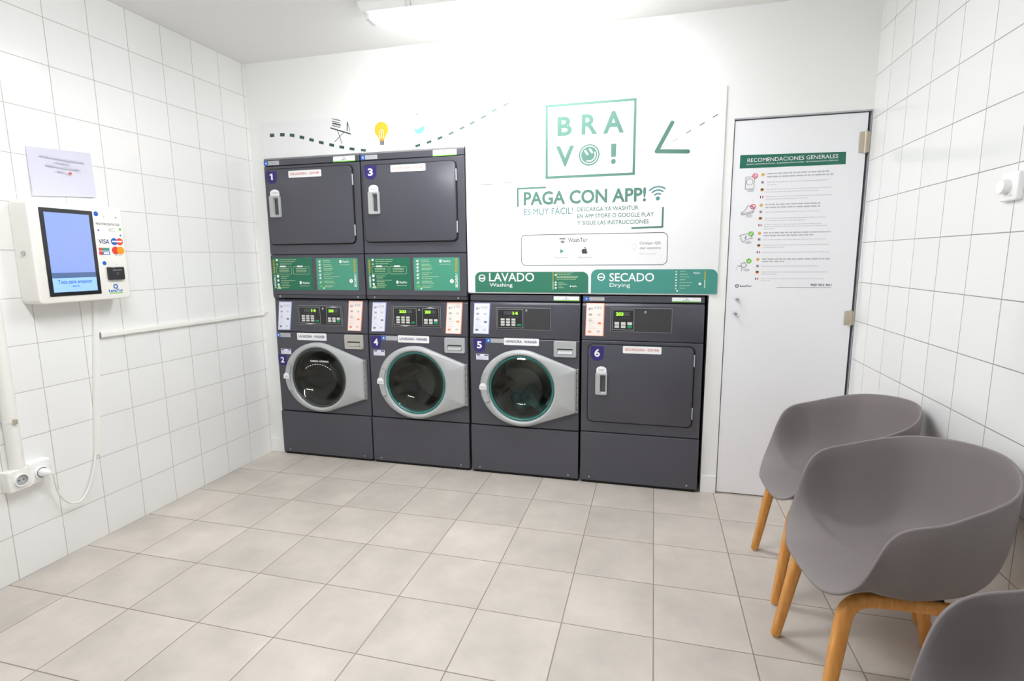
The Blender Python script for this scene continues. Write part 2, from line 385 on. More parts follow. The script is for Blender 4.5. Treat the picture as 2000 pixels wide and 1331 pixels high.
# street front with its window
g = G()
for x0, x1, z0, z1 in ((0, 0.10, 0, ZC), (3.50, XR, 0, ZC), (0.10, 3.50, 0, 0.12), (0.10, 3.50, 2.45, ZC)):
    g.box(x0, x1, YF - 0.12, YF, z0, z1, PLASTER)
struct(g, 'wall_front')
g = G()
for x0, x1, z0, z1 in ((0.10, 0.16, 0.12, 2.45), (3.44, 3.50, 0.12, 2.45), (0.16, 3.44, 0.12, 0.18), (0.16, 3.44, 2.39, 2.45), (1.22, 1.28, 0.18, 2.39), (2.34, 2.40, 0.18, 2.39)):
    g.box(x0, x1, YF - 0.09, YF - 0.03, z0, z1, WHITEPAINT)
win = struct(g, 'window_1')
for x0, x1 in ((0.16, 1.22), (1.28, 2.34), (2.40, 3.44)): G().box(x0, x1, YF - 0.064, YF - 0.058, 0.18, 2.39, PANE).build('pane', win)
# door at the right end of the back wall: leaf set back a little behind the wall face
g = G(); g.box(2.983, 3.598, 0.005, 0.045, 0.006, 2.049, DOORWHITE, 0.0015)
door = struct(g, 'door_1')
for z0, z1 in ((1.858, 1.957), (0.992, 1.064)):
    g = G(); g.box(3.566, 3.592, 0.000, 0.006, z0, z1, HINGEM, 0.001); g.box(3.596, 3.611, 0.0, 0.012, z0, z1, HINGEM, 0.001)
    g.tube([(3.594, 0.002, z0 - 0.004), (3.594, 0.002, z1 + 0.004)], 0.0075, HINGEM, 12)
    lab(g.build('hinge', door, smooth=True), 'pale metal butt hinge')
for x, z, nm in ((3.037, 1.120, 'lock_cylinder'), (3.033, 1.041, 'door_knob')):
    g = G()
    g.tube([(x, 0.006, z), (x, -0.010, z), (x, -0.020, z)], [0.008, 0.008, 0.006], CHROME, 16)
    lab(g.build(nm, door, smooth=True), 'small metal knob')
g = G()                                       # door lining: jambs, head and the dark reveal
g.box(2.9775, 2.9795, 0.001, 0.07, 0.0, 2.058, VSILVER).box(3.610, 3.614, 0.0, 0.07, 0.0, 2.058, VSILVER).box(2.976, 3.614, -0.003, 0.07, 2.054, 2.061, VSILVER)
g.box(2.98, 3.612, 0.062, 0.09, 0.0, 2.056, BLACK)
struct(g, 'trim_1')

# ------------------------------------------------------------------ ceiling battens
def batten(loc, rz, label, tube):
    t = thing('ceiling_light', loc, label, 'ceiling light', None, 0.0); t.rotation_euler = (0, 0, rz); ORG[t.name] = (0, 0, 0)
    L = 0.66
    g = G(); R = []
    for hw, hl, z in ((0.062, L + .022, 0.0), (0.062, L + .022, -0.012), (0.050, L + .008, -0.045), (0.040, L - .004, -0.050)):
        R.append([(-hl, -hw, z), (hl, -hw, z), (hl, hw, z), (-hl, hw, z)])
    g.loft(R, LAMPBODY); g.add(R[-1], [(0, 1, 2, 3)], LAMPBODY); g.add(R[0], [(0, 1, 2, 3)], LAMPBODY)
    g.build('housing', t)
    g = G(); P = []
    for i in range(13):
        a = math.pi * i / 12; P.append((0.040 * math.copysign(abs(math.cos(a)) ** .6, math.cos(a)), -0.048 - 0.026 * abs(math.sin(a)) ** .6))
    R = [[(x, p[0], p[1]) for p in P] for x in (-L + 0.03, L - 0.03)]
    g.loft(R, tube); g.add(R[0], [tuple(range(13))], tube); g.add(R[1], [tuple(range(13))], tube)
    lab(g.build('tube', t, smooth=True), 'glowing white tube')
    for sx in (-1, 1):
        G().box(min(sx * (L - .03), sx * (L - .004)), max(sx * (L - .03), sx * (L - .004)), -0.042, 0.042, -0.077, -0.046, LAMPBODY, 0.004).build('end_cap', t)
    for sx in (-.42, .42):
        G().box(sx - .012, sx + .012, -0.062, -0.050, -0.05, -0.02, CHROME, 0.002).build('clip', t)
batten((1.83, -0.485, ZC), math.radians(2.0), 'lit white batten lamp on the ceiling above the machines', TUBE1)
batten((1.50, -2.05, ZC), math.radians(2.0), 'unseen white batten lamp added on the ceiling for fill light, nearer the street window', TUBE2)

# ------------------------------------------------------------------ machine pieces
def raypoly(c, P, phi):
    dx, dy = math.cos(phi), math.sin(phi); best = 0
    for a, b in zip(P, P[1:] + P[:1]):
        ex, ey = b[0] - a[0], b[1] - a[1]; den = dx * ey - dy * ex
        if abs(den) < 1e-12: continue
        t = ((a[0] - c[0]) * ey - (a[1] - c[1]) * ex) / den; s_ = ((a[0] - c[0]) * dy - (a[1] - c[1]) * dx) / den
        if t > 0 and -1e-6 <= s_ <= 1 + 1e-6: best = max(best, t)
    return best
def angs(c, pts, n=96):
    A = [2 * math.pi * i / n for i in range(n)] + [math.atan2(p[1] - c[1], p[0] - c[0]) % (2 * math.pi) for p in pts]
    A.sort(); out = []
    for a in A:
        if not out or a - out[-1] > 1e-4: out.append(a)
    return out

def badge(t, u0, v0, u1, v1, num, d):
    w = u1 - u0; h = v1 - v0; r = w / 2
    P = [(u0, v1), (u0, v0 + h * .42)] + circ((u0 + u1) / 2, v0 + h * .42, r, 14, h * .42, 180, 360)[1:] + [(u1, v1)]
    g = G(d=d); g.poly(P, 0.0006, VNAVY)
    nw = w * (0.30 if num == '1' else 0.42)
    if num == '1':
        c = (u0 + u1) / 2 + w * .03; b = v0 + h * .30; k = w * .075
        g.poly([(c - k, b), (c + k, b), (c + k, b + h * .50), (c - k * .6, b + h * .50), (c - k * 3.0, b + h * .40), (c - k * 2.4, b + h * .33), (c - k, b + h * .38)], 0.0014, VWHITE)
    else: g.text(num, (u0 + u1) / 2 - nw / 2, v0 + h * .30, (u0 + u1) / 2 + nw / 2, h * .50, 0.0014, VWHITE, 0.03)
    lab(g.build('number_badge', t), 'navy shield sticker with white ' + num)
def sign(t, u0, v0, u1, v1, txt, mt, d, bold=0.01):
    g = G(d=d); g.rr(u0, v0, u1, v1, 0.006, 0.0006, VWHITE); h = v1 - v0; w = u1 - u0
    g.text(txt, u0 + w * .06, v0 + h * .36, u1 - w * .06, h * .34, 0.0013, mt, bold)
    lab(g.build('type_sign', t), 'white sticker reading ' + txt)
def cornerlabel(t, u0, v0, u1, v1, d):       # small blue and silver maker label
    g = G(d=d); w = u1 - u0; h = v1 - v0
    g.rect(u0, v0, u0 + w * .24, v1, 0.0006, VLBLUE); g.disc(u0 + w * .13, (v0 + v1) / 2, h * .17, 0.0012, VWHITE, 12)
    g.rect(u0 + w * .26, v0 + h * .06, u1, v1 - h * .06, 0.0006, VSILVER); g.greek(u0 + w * .30, v0 + h * .55, u1 - w * .18, h * .10, 0.0012, VGREY); g.greek(u0 + w * .30, v0 + h * .28, u1 - w * .18, h * .10, 0.0012, VGREY)
    lab(g.build('maker_label', t), 'blue and silver label')
def brandlabel(t, u0, v0, u1, v1, d):        # white sticker with the operator's logo and a green edge
    g = G(d=d); w = u1 - u0; h = v1 - v0
    g.rr(u0, v0, u1, v1, 0.003, 0.0006, VWHITE); g.rect(u0, v0, u1, v0 + h * .18, 0.0012, VLIME)
    g.ringd((u0 + u1) / 2, v0 + h * .72, h * .06, h * .14, 0.0012, VBLUE, 14); g.text('LavaTur', u0 + w * .38, v0 + h * .34, u1 - w * .38, h * .18, 0.0012, VNAVY, 0.02)
    g.greek(u0 + w * .08, v0 + h * .6, u0 + w * .28, h * .07, 0.0012, VPALE); g.greek(u1 - w * .28, v0 + h * .6, u1 - w * .08, h * .07, 0.0012, VPALE)
    lab(g.build('operator_sticker', t), 'white sticker with green edge reading LavaTur')
def infolabel(t, C, border, fill, d0, d1):   # tall price sticker on the sloping control panel
    """C = bottom-left, bottom-right, top-right, top-left in wall coordinates"""
    C = [C[0], C[1]] + [(x - .0155 * (2.594 - x) / 3.14, z) for x, z in C[2:]]
    def P(a, b, e):
        x0 = C[0][0] + (C[1][0] - C[0][0]) * a; x1 = C[3][0] + (C[2][0] - C[3][0]) * a
        z0 = C[0][1] + (C[1][1] - C[0][1]) * a; z1 = C[3][1] + (C[2][1] - C[3][1]) * a
        return (x0 + (x1 - x0) * b, -(d0 + (d1 - d0) * b + e), z0 + (z1 - z0) * b)
    g = G()
    def q(a0, b0, a1, b1, e, m): g.add([P(a0, b0, e), P(a1, b0, e), P(a1, b1, e), P(a0, b1, e)], [(0, 1, 2, 3)], m)
    q(0, 0, 1, 1, .0008, border); q(.035, .012, .95, .985, .0015, fill)
    q(.12, .80, .38, .86, .0021, VPALE); q(.16, .78, .22, .86, .0021, VMID)
    for a in (.45, .6, .74): q(a, .82, a + .10, .90, .0021, VPALE)
    for b, a, m in ((.62, .16, VGREY), (.62, .62, VPALE), (.44, .16, VPALE), (.36, .66, VMID if border == VBLUEB else VORANGE), (.10, .14, VMID if border == VBLUEB else VORANGE), (.11, .62, VPALE)):
        q(a, b, a + .18, b + .06, .0021, m)
    for k in range(6): q(.14, .52 - k * .06, .14 + .2 + .1 * (k % 3), .53 - k * .06, .0021, VPALE)
    lab(g.build('price_sticker', t), 'tall white sticker with ' + ('lilac' if border == VBLUEB else 'orange') + ' edge')
def screws(t, pts, d):
    for u, v in pts:
        g = G(d=d); g.prism(circ(u, v, 0.0055, 12), 0, 0.003, CHROME, 0.001); lab(g.build('screw', t, smooth=True), 'shiny screw head')

def control(t, u0, v0, u1, v1, d, units, gap, lock):
    """black display plate; units = list of (u0, u1, cols, led text, lit side, chevron)"""
    g = G(d=d); g.prism(rrect(u0 - .004, v0 - .004, u1 + .004, v1 + .004, .003, 3), 0, 0.0015, CHARTRIM, 0.0005)
    g.prism(rrect(u0, v0, u1, v1, .002, 3), 0.0015, 0.003, PANELGRY if len(units) == 1 else PANELBLK)
    plate = lab(g.build('control_display', t), 'black control plate with keys')
    for (a, b, keys, led, side, chev) in units:
        g = G(d=d + .003); g.rect(a, v0 + .004, b, v1 - .004, 0.0004, PANELBLK)
        w = b - a
        g.outline([(a + .003, v0 + .008), (b - .003, v0 + .008), (b - .003, v1 - .007), (a + .003, v1 - .007)], 0.0018, 0.0010, VSILVER)
        if chev == 'v': g.poly([(a + w * .24, v0 + .0085), (a + w * .5, v0 - .0005), (a + w * .76, v0 + .0085)], 0.0012, VSILVER)
        if chev == '^': g.poly([(a + w * .18, v1 - .008), (a + w * .5, v1 + .001), (a + w * .82, v1 - .008)], 0.0012, VSILVER)
        h = v1 - v0
        l0, l1 = (a + w * .26, a + w * .80) if keys == 9 else (a + w * .16, a + w * .78)
        g.rect(l0, v0 + h * .68, l1, v0 + h * .85, 0.0010, LEDOFF)
        for k in range(4): g.rect(a + w * (.46 + .1 * k), v0 + h * .55, a + w * (.475 + .1 * k), v0 + h * .61, 0.0010, VMID)
        o = g.build('keypad_face', plate)
        g = G(d=d + .003); lw = (l1 - l0) * (.36 if led == '14' else .52)
        s0 = l1 - lw - .002 if side == 'r' else l0 + .002
        g.text(led, s0, v0 + h * .69, s0 + lw, h * .14, 0.0016, LEDON, 0.035)
        lab(g.build('lit_digits', plate), 'lit green digits ' + led)
        kw, kh = .0165, .0115
        if keys == 9:
            for r in range(3):
                for c in range(3):
                    u = a + w * .14 + c * w * .205; v = v0 + h * .16 + r * h * .125
                    G(d=d + .003).prism(rrect(u, v, u + w * .145, v + h * .095, .0015, 2), 0.0004, 0.003, KEYW).build('key', plate)
            u = a + w * .76; lab(G(d=d + .003).prism(rrect(u, v0 + h * .16, u + w * .155, v0 + h * .25, .0015, 2), 0.0004, 0.003, KEYG).build('key', plate), 'green start key')
        else:
            for r in range(2):
                for c in range(3):
                    u = a + w * .12 + c * w * .285; v = v0 + h * .15 + r * h * .14; gr = (c == 2 and r == 0)
                    o = G(d=d + .003).prism(rrect(u, v, u + w * .20, v + h * .115, .0015, 2), 0.0004, 0.003, KEYG if gr else KEYW).build('key', plate)
                    if gr: lab(o, 'green start key')
    u, v = lock
    g = G(d=d + .003); g.prism(circ(u, v, .0075, 14), 0, .003, CHROME, .001); lab(g.build('lock', plate, smooth=True), 'round silver lock')

def cabinet(t, x0, x1, z0, z1, closed):
    g = G()
    if closed: g.box(x0, x1, 0.004, 0.70, z0, z1, CHAR, 0.004)
    else:
        g.box(x0, x0 + .012, 0.004, 0.70, z0, z1, CHAR, 0.002).box(x1 - .012, x1, 0.004, 0.70, z0, z1, CHAR, 0.002)
        g.box(x0 + .012, x1 - .012, 0.004, 0.70, z1 - .012, z1, CHAR).box(x0 + .012, x1 - .012, 0.004, 0.70, z0, z0 + .012, CHAR).box(x0 + .012, x1 - .012, 0.688, 0.70, z0 + .012, z1 - .012, CHAR)
    g.build('cabinet', t)
def slopepanel(t, x0, x1, z0, z1, y0, y1, name, m=CHAR):
    """panel whose face leans back from y0 at the bottom to y1 at the top"""
    g = G(); b = .003; rad = .020; P = [(y0 + .03, z0), (y0 + .004, z0), (y0 + .0008, z0 + .0008), (y0, z0 + b)]
    ym = y0 + (y1 - y0) * (z1 - rad - z0) / (z1 - z0)
    for i in range(9):
        a = math.radians(5 + 80 * i / 8); P.append((ym + rad * (1 - math.cos(a)) , z1 - rad + rad * math.sin(a)))
    P += [(y1 + .03, z1), (y1 + .05, z1), (y1 + .05, z0)]
    R = []
    for x, e in ((x0, .003), (x0 + .001, .0008), (x0 + .003, 0), (x1 - .003, 0), (x1 - .001, .0008), (x1, .003)): R.append([(x, p[0] + (e if p[0] < y1 + .04 else 0), p[1]) for p in P])
    g.loft(R, m); n = len(P); g.add(R[0], [tuple(range(n))], m); g.add(R[-1], [tuple(reversed(range(n)))], m)
    return g.build(name, t, smooth=True, angle=35)

GREEN_ROWS = random.Random(3)
def greenpanel(t, u0, v0, u1, v1, kind, d):
    w, h = u1 - u0, v1 - v0; g = G(d=d); rn = GREEN_ROWS
    X = lambda a: u0 + w * a
    Z = lambda b: v0 + h * b
    if kind == 'wash':
        g.rr(u0, v0, u1, v1, .004, .0006, pm('panel_green_vinyl', (28, 110, 82), 0.4, var=.02))
        g.text('LAVADO /', X(.075), Z(.07), X(.075) + h * .40, w * .045, .0013, VWHITE, .03, 90); g.text('WASHING', X(.075), Z(.50), X(.075) + h * .44, w * .045, .0013, VGOLD, .03, 90)
        for b, a in ((.93, .62), (.87, .58), (.80, .50)): g.greek(X(.20), Z(b), X(a), h * .018, .0013, VLINE, rn)
        for a0, a1 in ((.11, .49), (.53, .92)):
            g.outline(rrect(X(a0), Z(.49), X(a1), Z(.73), .006, 4), .0016, .0013, VLINE)
            for b in (.66, .61, .56): g.greek(X(a0 + .07), Z(b), X(a1 - .06), h * .014, .0013, VLINE, rn)
            g.rect(X(a0 + .1), Z(.71), X(a0 + .24), Z(.755), .0019, VWHITE)
        for b, r in ((.93, .03), (.80, .022), (.43, .035), (.30, .03), (.17, .03)): g.disc(X(.135), Z(b), h * r * 1.3, .0013, VWHITE if r > .025 else VLINE, 10)
        g.poly([(X(.09), Z(.04)), (X(.21), Z(.04)), (X(.15), Z(.16))], .0014, VLINE)
        for b, a in ((.42, .42), (.36, .36), (.29, .56), (.24, .40), (.18, .40), (.13, .44), (.07, .40)): g.greek(X(.21), Z(b), X(a), h * .016, .0013, VLINE, rn)
        g.rr(X(.67), Z(.19), X(.72), Z(.28), .003, .0013, VWHITE); g.text('WashTur', X(.74), Z(.20), X(.92), h * .06, .0013, VWHITE, .02); g.greek(X(.68), Z(.13), X(.92), h * .013, .0013, VLINE, rn)
        lab(g.build('instruction_panel', t), 'dark green washing instructions')
    else:
        g.rr(u0, v0, u1, v1, .006, .0006, pm('panel_teal_vinyl', (72, 152, 126), 0.4, var=.02))
        for b in (.90, .80, .70, .60, .48, .38, .24): g.disc(X(.09), Z(b), h * .035, .0013, VWHITE if b > .3 else VLINE, 10); g.line([(X(.05), Z(b - .03)), (X(.13), Z(b + .04))], .0025, .0014, VLINE)
        g.disc(X(.16), Z(.06), h * .028, .0013, VWHITE, 12); g.rect(X(.06), Z(.10), X(.14), Z(.14), .0013, VLIME)
        for b, a in ((.92, .34), (.87, .36), (.79, .37), (.74, .40), (.67, .42), (.62, .38), (.53, .40), (.48, .34), (.41, .55), (.36, .40), (.27, .40), (.22, .44), (.13, .42), (.09, .36)):
            g.greek(X(.18), Z(b), X(a), h * .017, .0013, VLINE, rn)
        g.rr(X(.57), Z(.85), X(.62), Z(.94), .003, .0013, VWHITE); g.text('WashTur', X(.64), Z(.86), X(.81), h * .06, .0013, VWHITE, .02); g.greek(X(.58), Z(.79), X(.82), h * .013, .0013, VLINE, rn)
        g.text('SECADO /', X(.955), Z(.10), X(.955) + h * .42, w * .05, .0013, VWHITE, .03, 90); g.text('DRYING', X(.955), Z(.56), X(.955) + h * .40, w * .05, .0013, VGOLD, .03, 90)
        g.disc(X(.83), Z(.29), h * .062, .0013, VWHITE, 20); g.poly([(X(.82), Z(.30)), (X(.83), Z(.27)), (X(.845), Z(.32))], .0019, VTEAL)
        lab(g.build('instruction_panel', t), 'teal drying instructions')

def dryer_door(t, u0, v0, u1, v1, d, hz, hu, stick):
    """rounded door over a black gap-shade plate, with grip and hinges"""
    g = G(d=d); g.prism(rrect(u0, v0, u1, v1, .028, 8), 0.004, 0.014, CHAR, 0.003); dr = g.build('door', t, smooth=True)
    g = G(d=d); g.prism(rrect(u0 - .006, v0 - .007, u1 + .007, v1 + .005, .032, 8), 0, 0.004, BLACK); lab(g.build('door_gap_and_seal', dr), 'black plate standing for the shaded gap around door')  # black plate paints the shade in the gap round the door
    for z in hz:
        g = G(d=d); g.prism([(u1 + .0005, z - .034), (u1 + .0065, z - .034), (u1 + .0065, z + .034), (u1 + .0005, z + .034)], 0.001, 0.012, VSILVER, 0.001); lab(g.build('hinge', dr), 'silver hinge leaf')
    a0, b0, a1, b1 = hu
    e = .014; w = a1 - a0; P = rrect(a0, b0, a1, b1, .008, 4); g = G(d=d)
    c = (a0 + w * .60, (b0 + b1) / 2); H = rrect(a0 + w * .40, b0 + .011, a1 - w * .12, b1 - .011, .006, 4)
    A = angs(c, P + H, 40); fo = [(c[0] + raypoly(c, P, a) * math.cos(a), c[1] + raypoly(c, P, a) * math.sin(a)) for a in A]; fi = [(c[0] + raypoly(c, H, a) * math.cos(a), c[1] + raypoly(c, H, a) * math.sin(a)) for a in A]
    sh = lambda Q, k: [(c[0] + (q[0] - c[0]) * k, c[1] + (q[1] - c[1]) * k) for q in Q]
    g.loft([[back(u, v, d + .014) for u, v in fo], [back(u, v, d + .026) for u, v in fo], [back(u, v, d + .030) for u, v in sh(fo, .95)], [back(u, v, d + .030) for u, v in fi], [back(u, v, d + .015) for u, v in sh(fi, .86)]], SILVER)
    g.poly(sh(fi, .86), .0152, POCKET); hd = lab(g.build('handle', dr, smooth=True), 'grey plastic recessed grip')
    s0, z0, s1, z1 = stick
    g = G(d=d); P = [(s0, z0), (s1, z0), (s1, z0 + (z1 - z0) * .45)] + circ((s0 + s1) / 2, z0 + (z1 - z0) * .45, (s1 - s0) / 2, 12, (z1 - z0) * .55, 0, 180) + [(s0, z0 + (z1 - z0) * .45)]
    g.poly(P, .0150, VWHITE); g.greek(s0 + .010, z0 + (z1 - z0) * .45, s1 - .008, .003, .0158, VGREY); g.greek(s0 + .012, z0 + (z1 - z0) * .28, s1 - .012, .003, .0158, VGREY)
    lab(g.build('grip_sticker', dr), 'white round-topped sticker')
    return dr

def stacked_dryer(x0, x1, label, num, spec):
    t = thing('tumble_dryer', (x0, 0, 1.094), label, 'tumble dryer', 'stacked tumble dryers')
    D = .022
    cabinet(t, x0, x1, 1.098, 1.996, True)
    G().box(x0, x1, -D, 0.01, 1.957, 1.992, CHAR, 0.003).build('top_panel', t)
    lab(G().box(x0, x1, -D + .003, 0.01, 1.9922, 2.003, CHARTRIM, 0.003).build('top_edge', t), 'top edge with lamp light painted in as lighter grey')
    G().box(x0, x1, -D, 0.01, 1.388, 1.953, CHAR, 0.003).build('front_panel', t)
    G().box(x0, x1, -D - .002, 0.01, 1.122, 1.383, CHAR, 0.003).build('service_panel', t)
    g = G(); R = [[(x0, .01, 1.098), (x1, .01, 1.098), (x1, .01, 1.121), (x0, .01, 1.121)], [(x0, -D + .006, 1.098), (x1, -D + .006, 1.098), (x1, -D - .002, 1.121), (x0, -D - .002, 1.121)]]
    g.loft(R, CHAR); g.add(R[1], [(0, 1, 2, 3)], CHAR); g.build('bottom_lip', t)
    screws(t, ((x0 + .055, 1.110), (x1 - .055, 1.110)), D - .002)
    dryer_door(t, *spec['door'], D, spec['hinge'], spec['grip'], spec['gs'])
    badge(t, *spec['badge'], num, D + .014); sign(t, *spec['sign'], 'SECADORA - DRYER', VRED, D + .014, 0.0)
    cornerlabel(t, x0 + .004, 1.960, x0 + .118, 1.989, D); brandlabel(t, *spec['brand'], D)
    greenpanel(t, *spec['gw'], 'wash', D + .002); greenpanel(t, *spec['gd'], 'dry', D + .002)
    return t

def washer(x0, x1, top, label, num, spec):
    t = thing('washing_machine', (x0, 0, 0), label, 'washing machine', 'front loading washing machines')
    D = .022; w = x1 - x0
    cabinet(t, x0, x1, 0.012, 1.089, False)
    cpt = 1.089
    slopepanel(t, x0, x1, .870, cpt, -.020, -.004, 'control_panel')
    if top > 1.10:
        G().box(x0, x1, .001, 0.60, 1.093, top, CHAR, 0.006, 3).build('top_panel', t)
        brandlabel(t, *spec['brand'], -.0005)
    # kick panel
    G().box(x0, x1, -.030, 0.004, .016, .312, CHAR, 0.004).build('kick_panel', t)
    lab(G().box(x0 + .01, x1 - .01, -.020, 0.30, 0.0, .0155, BLACK).build('plinth', t), 'black plinth')
    screws(t, ((x0 + .055, .036), (x1 - .06, .036)), .030)
    # front panel with the round door opening
    c = (x0 + .331, .566); rect = [(x0, .316), (x1, .316), (x1, .866), (x0, .866)]
    A = angs(c, rect); P = [(c[0] + raypoly(c, rect, a) * math.cos(a), c[1] + raypoly(c, rect, a) * math.sin(a)) for a in A]
    k = lambda r: [(c[0] + r * math.cos(a), c[1] + r * math.sin(a)) for a in A]
    s_ = lambda Q, e: [(min(max(q[0], x0 + e), x1 - e), min(max(q[1], .316 + e), .866 - e)) for q in Q]
    g = G(); g.loft([[back(u, v, -.004) for u, v in P], [back(u, v, D - .003) for u, v in P], [back(u, v, D) for u, v in s_(P, .003)], [back(u, v, D) for u, v in k(.212)], [back(u, v, -.02) for u, v in k(.212)]], CHAR)
    g.build('front_panel', t, smooth=True, angle=30)
    # drum
    g = G(); R = []
    for r, d in ((.212, -.02), (.205, -.05), (.235, -.06), (.235, -.40), (.225, -.42), (.05, -.43)):
        R.append([back(c[0] + r * math.cos(2 * math.pi * i / 48), c[1] + r * math.sin(2 * math.pi * i / 48), d) for i in range(48)])
    g.loft(R, STEEL); g.add(R[-1], [tuple(range(48))], STEEL)
    for j in range(3):
        a = math.radians(spec.get('lift', 20) + 120 * j); u = Vector((math.cos(a), math.sin(a))); n = Vector((-u.y, u.x))
        Q = [c[0] + u.x * .236 + n.x * .05, c[1] + u.y * .236 + n.y * .05], [c[0] + u.x * .175 + n.x * .012, c[1] + u.y * .175 + n.y * .012], [c[0] + u.x * .175 - n.x * .012, c[1] + u.y * .175 - n.y * .012], [c[0] + u.x * .236 - n.x * .05, c[1] + u.y * .236 - n.y * .05]
        g.loft([[back(q[0], q[1], -.09) for q in Q], [back(q[0], q[1], -.40) for q in Q]], STEEL); g.poly(Q, -.09, STEEL)
    lab(g.build('drum', t, smooth=True, angle=35), 'steel drum with lifters')
    # door ring
    q = (c[0], c[1]); aL, b_ = .262, .238
    th = math.radians(69.8); out = [(q[0] + .335, q[1] - .131), (q[0] + .335, q[1] + .131)]
    for i in range(61):
        a = th + (2 * math.pi - 2 * th) * i / 60; ca = math.cos(a)
        out.append((q[0] + (b_ if ca > 0 else aL) * ca, q[1] + b_ * math.sin(a)))
    A = angs(q, out[:2] + [out[2], out[-1]]); O = lambda e: [(q[0] + (raypoly(q, out, a) - e) * math.cos(a), q[1] + (raypoly(q, out, a) - e) * math.sin(a)) for a in A]
    k = lambda r: [(q[0] + r * math.cos(a), q[1] + r * math.sin(a)) for a in A]
    g = G(); FR = lambda Q, d: [back(u, v, d) for u, v in Q]
    g.loft([FR(O(.003), D), FR(O(0), D + .006), FR(O(0), D + .022), FR(O(.004), D + .031), FR(O(.012), D + .036), FR(k(.222), D + .040), FR(k(.214), D + .040), FR(k(.207), D + .035), FR(k(.203), D + .010), FR(k(.206), D)], SILVER)
    dr = lab(g.build('door', t, smooth=True, angle=50), 'silver round door ring tapering to the hinge')
    rub = TEALRUB if num != '2' else DARKRUB
    g = G(); g.loft([FR(k(.204), D + .020), FR(k(.203), D + .028), FR(k(.196), D + .030), FR(k(.188), D + .024), FR(k(.186), D + .012)], rub)
    lab(g.build('door_gap_and_seal', dr, smooth=True), ('teal' if num != '2' else 'dark') + ' ring around glass')
    g = G(); R = []
    for r, d in ((.190, .026), (.182, .030), (.172, .022), (.155, .004), (.13, -.022), (.10, -.040), (.06, -.052), (.02, -.056)):
        R.append([back(q[0] + r * math.cos(2 * math.pi * i / 48), q[1] + r * math.sin(2 * math.pi * i / 48), D + d) for i in range(48)])
    g.loft(R, GLASS); g.add(R[-1], [tuple(range(48))], GLASS)
    lab(g.build('door_glass', dr, smooth=True, angle=60), 'dark bowl-shaped glass')
    g = G(); AH = [math.radians(158 + 45 * i / 14) for i in range(15)]
    oo = [(q[0] + (raypoly(q, out, a) - .005) * math.cos(a), q[1] + (raypoly(q, out, a) - .005) * math.sin(a)) for a in AH]; om = [(q[0] + (raypoly(q, out, a) - .016) * math.cos(a), q[1] + (raypoly(q, out, a) - .016) * math.sin(a)) for a in AH]; oi = [(q[0] + .211 * math.cos(a), q[1] + .211 * math.sin(a)) for a in AH]
    g.loft([FR(oo, D + .028), FR(om, D + .048), FR(oi, D + .050), FR(oi, D + .030)], SILVER, closed=False)
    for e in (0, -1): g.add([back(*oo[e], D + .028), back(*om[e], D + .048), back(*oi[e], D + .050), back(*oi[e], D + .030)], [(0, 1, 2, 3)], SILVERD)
    lab(g.build('door_handle', dr, smooth=True, angle=30), 'raised grip on the left of the ring')
    g = G(d=D + .0512); su = q[0] - .236; sz = q[1] - .012
    g.poly([(su - .022, sz), (su + .024, sz), (su + .024, sz + .016)] + circ(su + .001, sz + .016, .023, 12, .026, 0, 180) + [(su - .022, sz + .016)], 0, VWHITE)
    g.greek(su - .014, sz + .016, su + .020, .003, .0007, VGREY); g.greek(su - .012, sz + .009, su + .018, .003, .0007, VGREY)
    lab(g.build('grip_sticker', dr), 'white round-topped sticker')
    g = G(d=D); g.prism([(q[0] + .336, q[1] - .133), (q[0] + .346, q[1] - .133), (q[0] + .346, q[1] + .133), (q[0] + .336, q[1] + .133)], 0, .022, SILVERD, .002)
    for i in range(6): g.prism([(q[0] + .337, q[1] - .11 + i * .044), (q[0] + .344, q[1] - .11 + i * .044), (q[0] + .344, q[1] - .107 + i * .044), (q[0] + .337, q[1] - .107 + i * .044)], .02, .024, BLACK)
    lab(g.build('hinge', dr), 'narrow metal hinge')
    if num == '2':
        g = G(d=D + .032); t0 = 'CARGA MÁXIMA'; g.text(t0, q[0] - .055, q[1] + .108, q[0] + .085, .012, 0, VWHITE, .02)
        for i in range(11):
            a = math.radians(126 - i * 7.2); r = .155
            p = Vector((q[0] + r * math.cos(a) * 1.0, q[1] - .062 + r * math.sin(a))); n = Vector((math.sin(a), -math.cos(a))) * .006
            g.line([(p.x - n.x, p.y - n.y), (p.x + n.x, p.y + n.y)], .004, 0, VWHITE)
        lab(g.build('load_mark', dr), 'white dashed load line reading CARGA MÁXIMA')
    # detergent drawer
    a0, b0, a1, b1 = x0 + .527, .767, x0 + .663, .862; mt = BEIGEGR if num == '2' else SILVER
    P = rrect(a0, b0, a1, b1, .008, 4); cc = ((a0 + a1) / 2, b0 + (b1 - b0) * .42)
    H = rrect(a0 + .020, b0 + .018, a1 - .020, b0 + .052, .004, 3)
    A = angs(cc, P + H, 40); fo = [(cc[0] + raypoly(cc, P, a) * math.cos(a), cc[1] + raypoly(cc, P, a) * math.sin(a)) for a in A]; fi = [(cc[0] + raypoly(cc, H, a) * math.cos(a), cc[1] + raypoly(cc, H, a) * math.sin(a)) for a in A]
    sh = lambda Q, k2: [(cc[0] + (p[0] - cc[0]) * k2, cc[1] + (p[1] - cc[1]) * k2) for p in Q]
    g = G(); g.loft([FR(fo, D), FR(fo, D + .008), FR(sh(fo, .96), D + .012), FR(fi, D + .012), FR(sh(fi, .92), D + .002)], mt)
    dw = lab(g.build('detergent_drawer', t, smooth=True, angle=35), 'light grey drawer front')
    g = G(); zt, zb = b0 + .050, b0 + .020; dd = (D + .003, D + .014) if num != '2' else (D + .009, D + .0125)
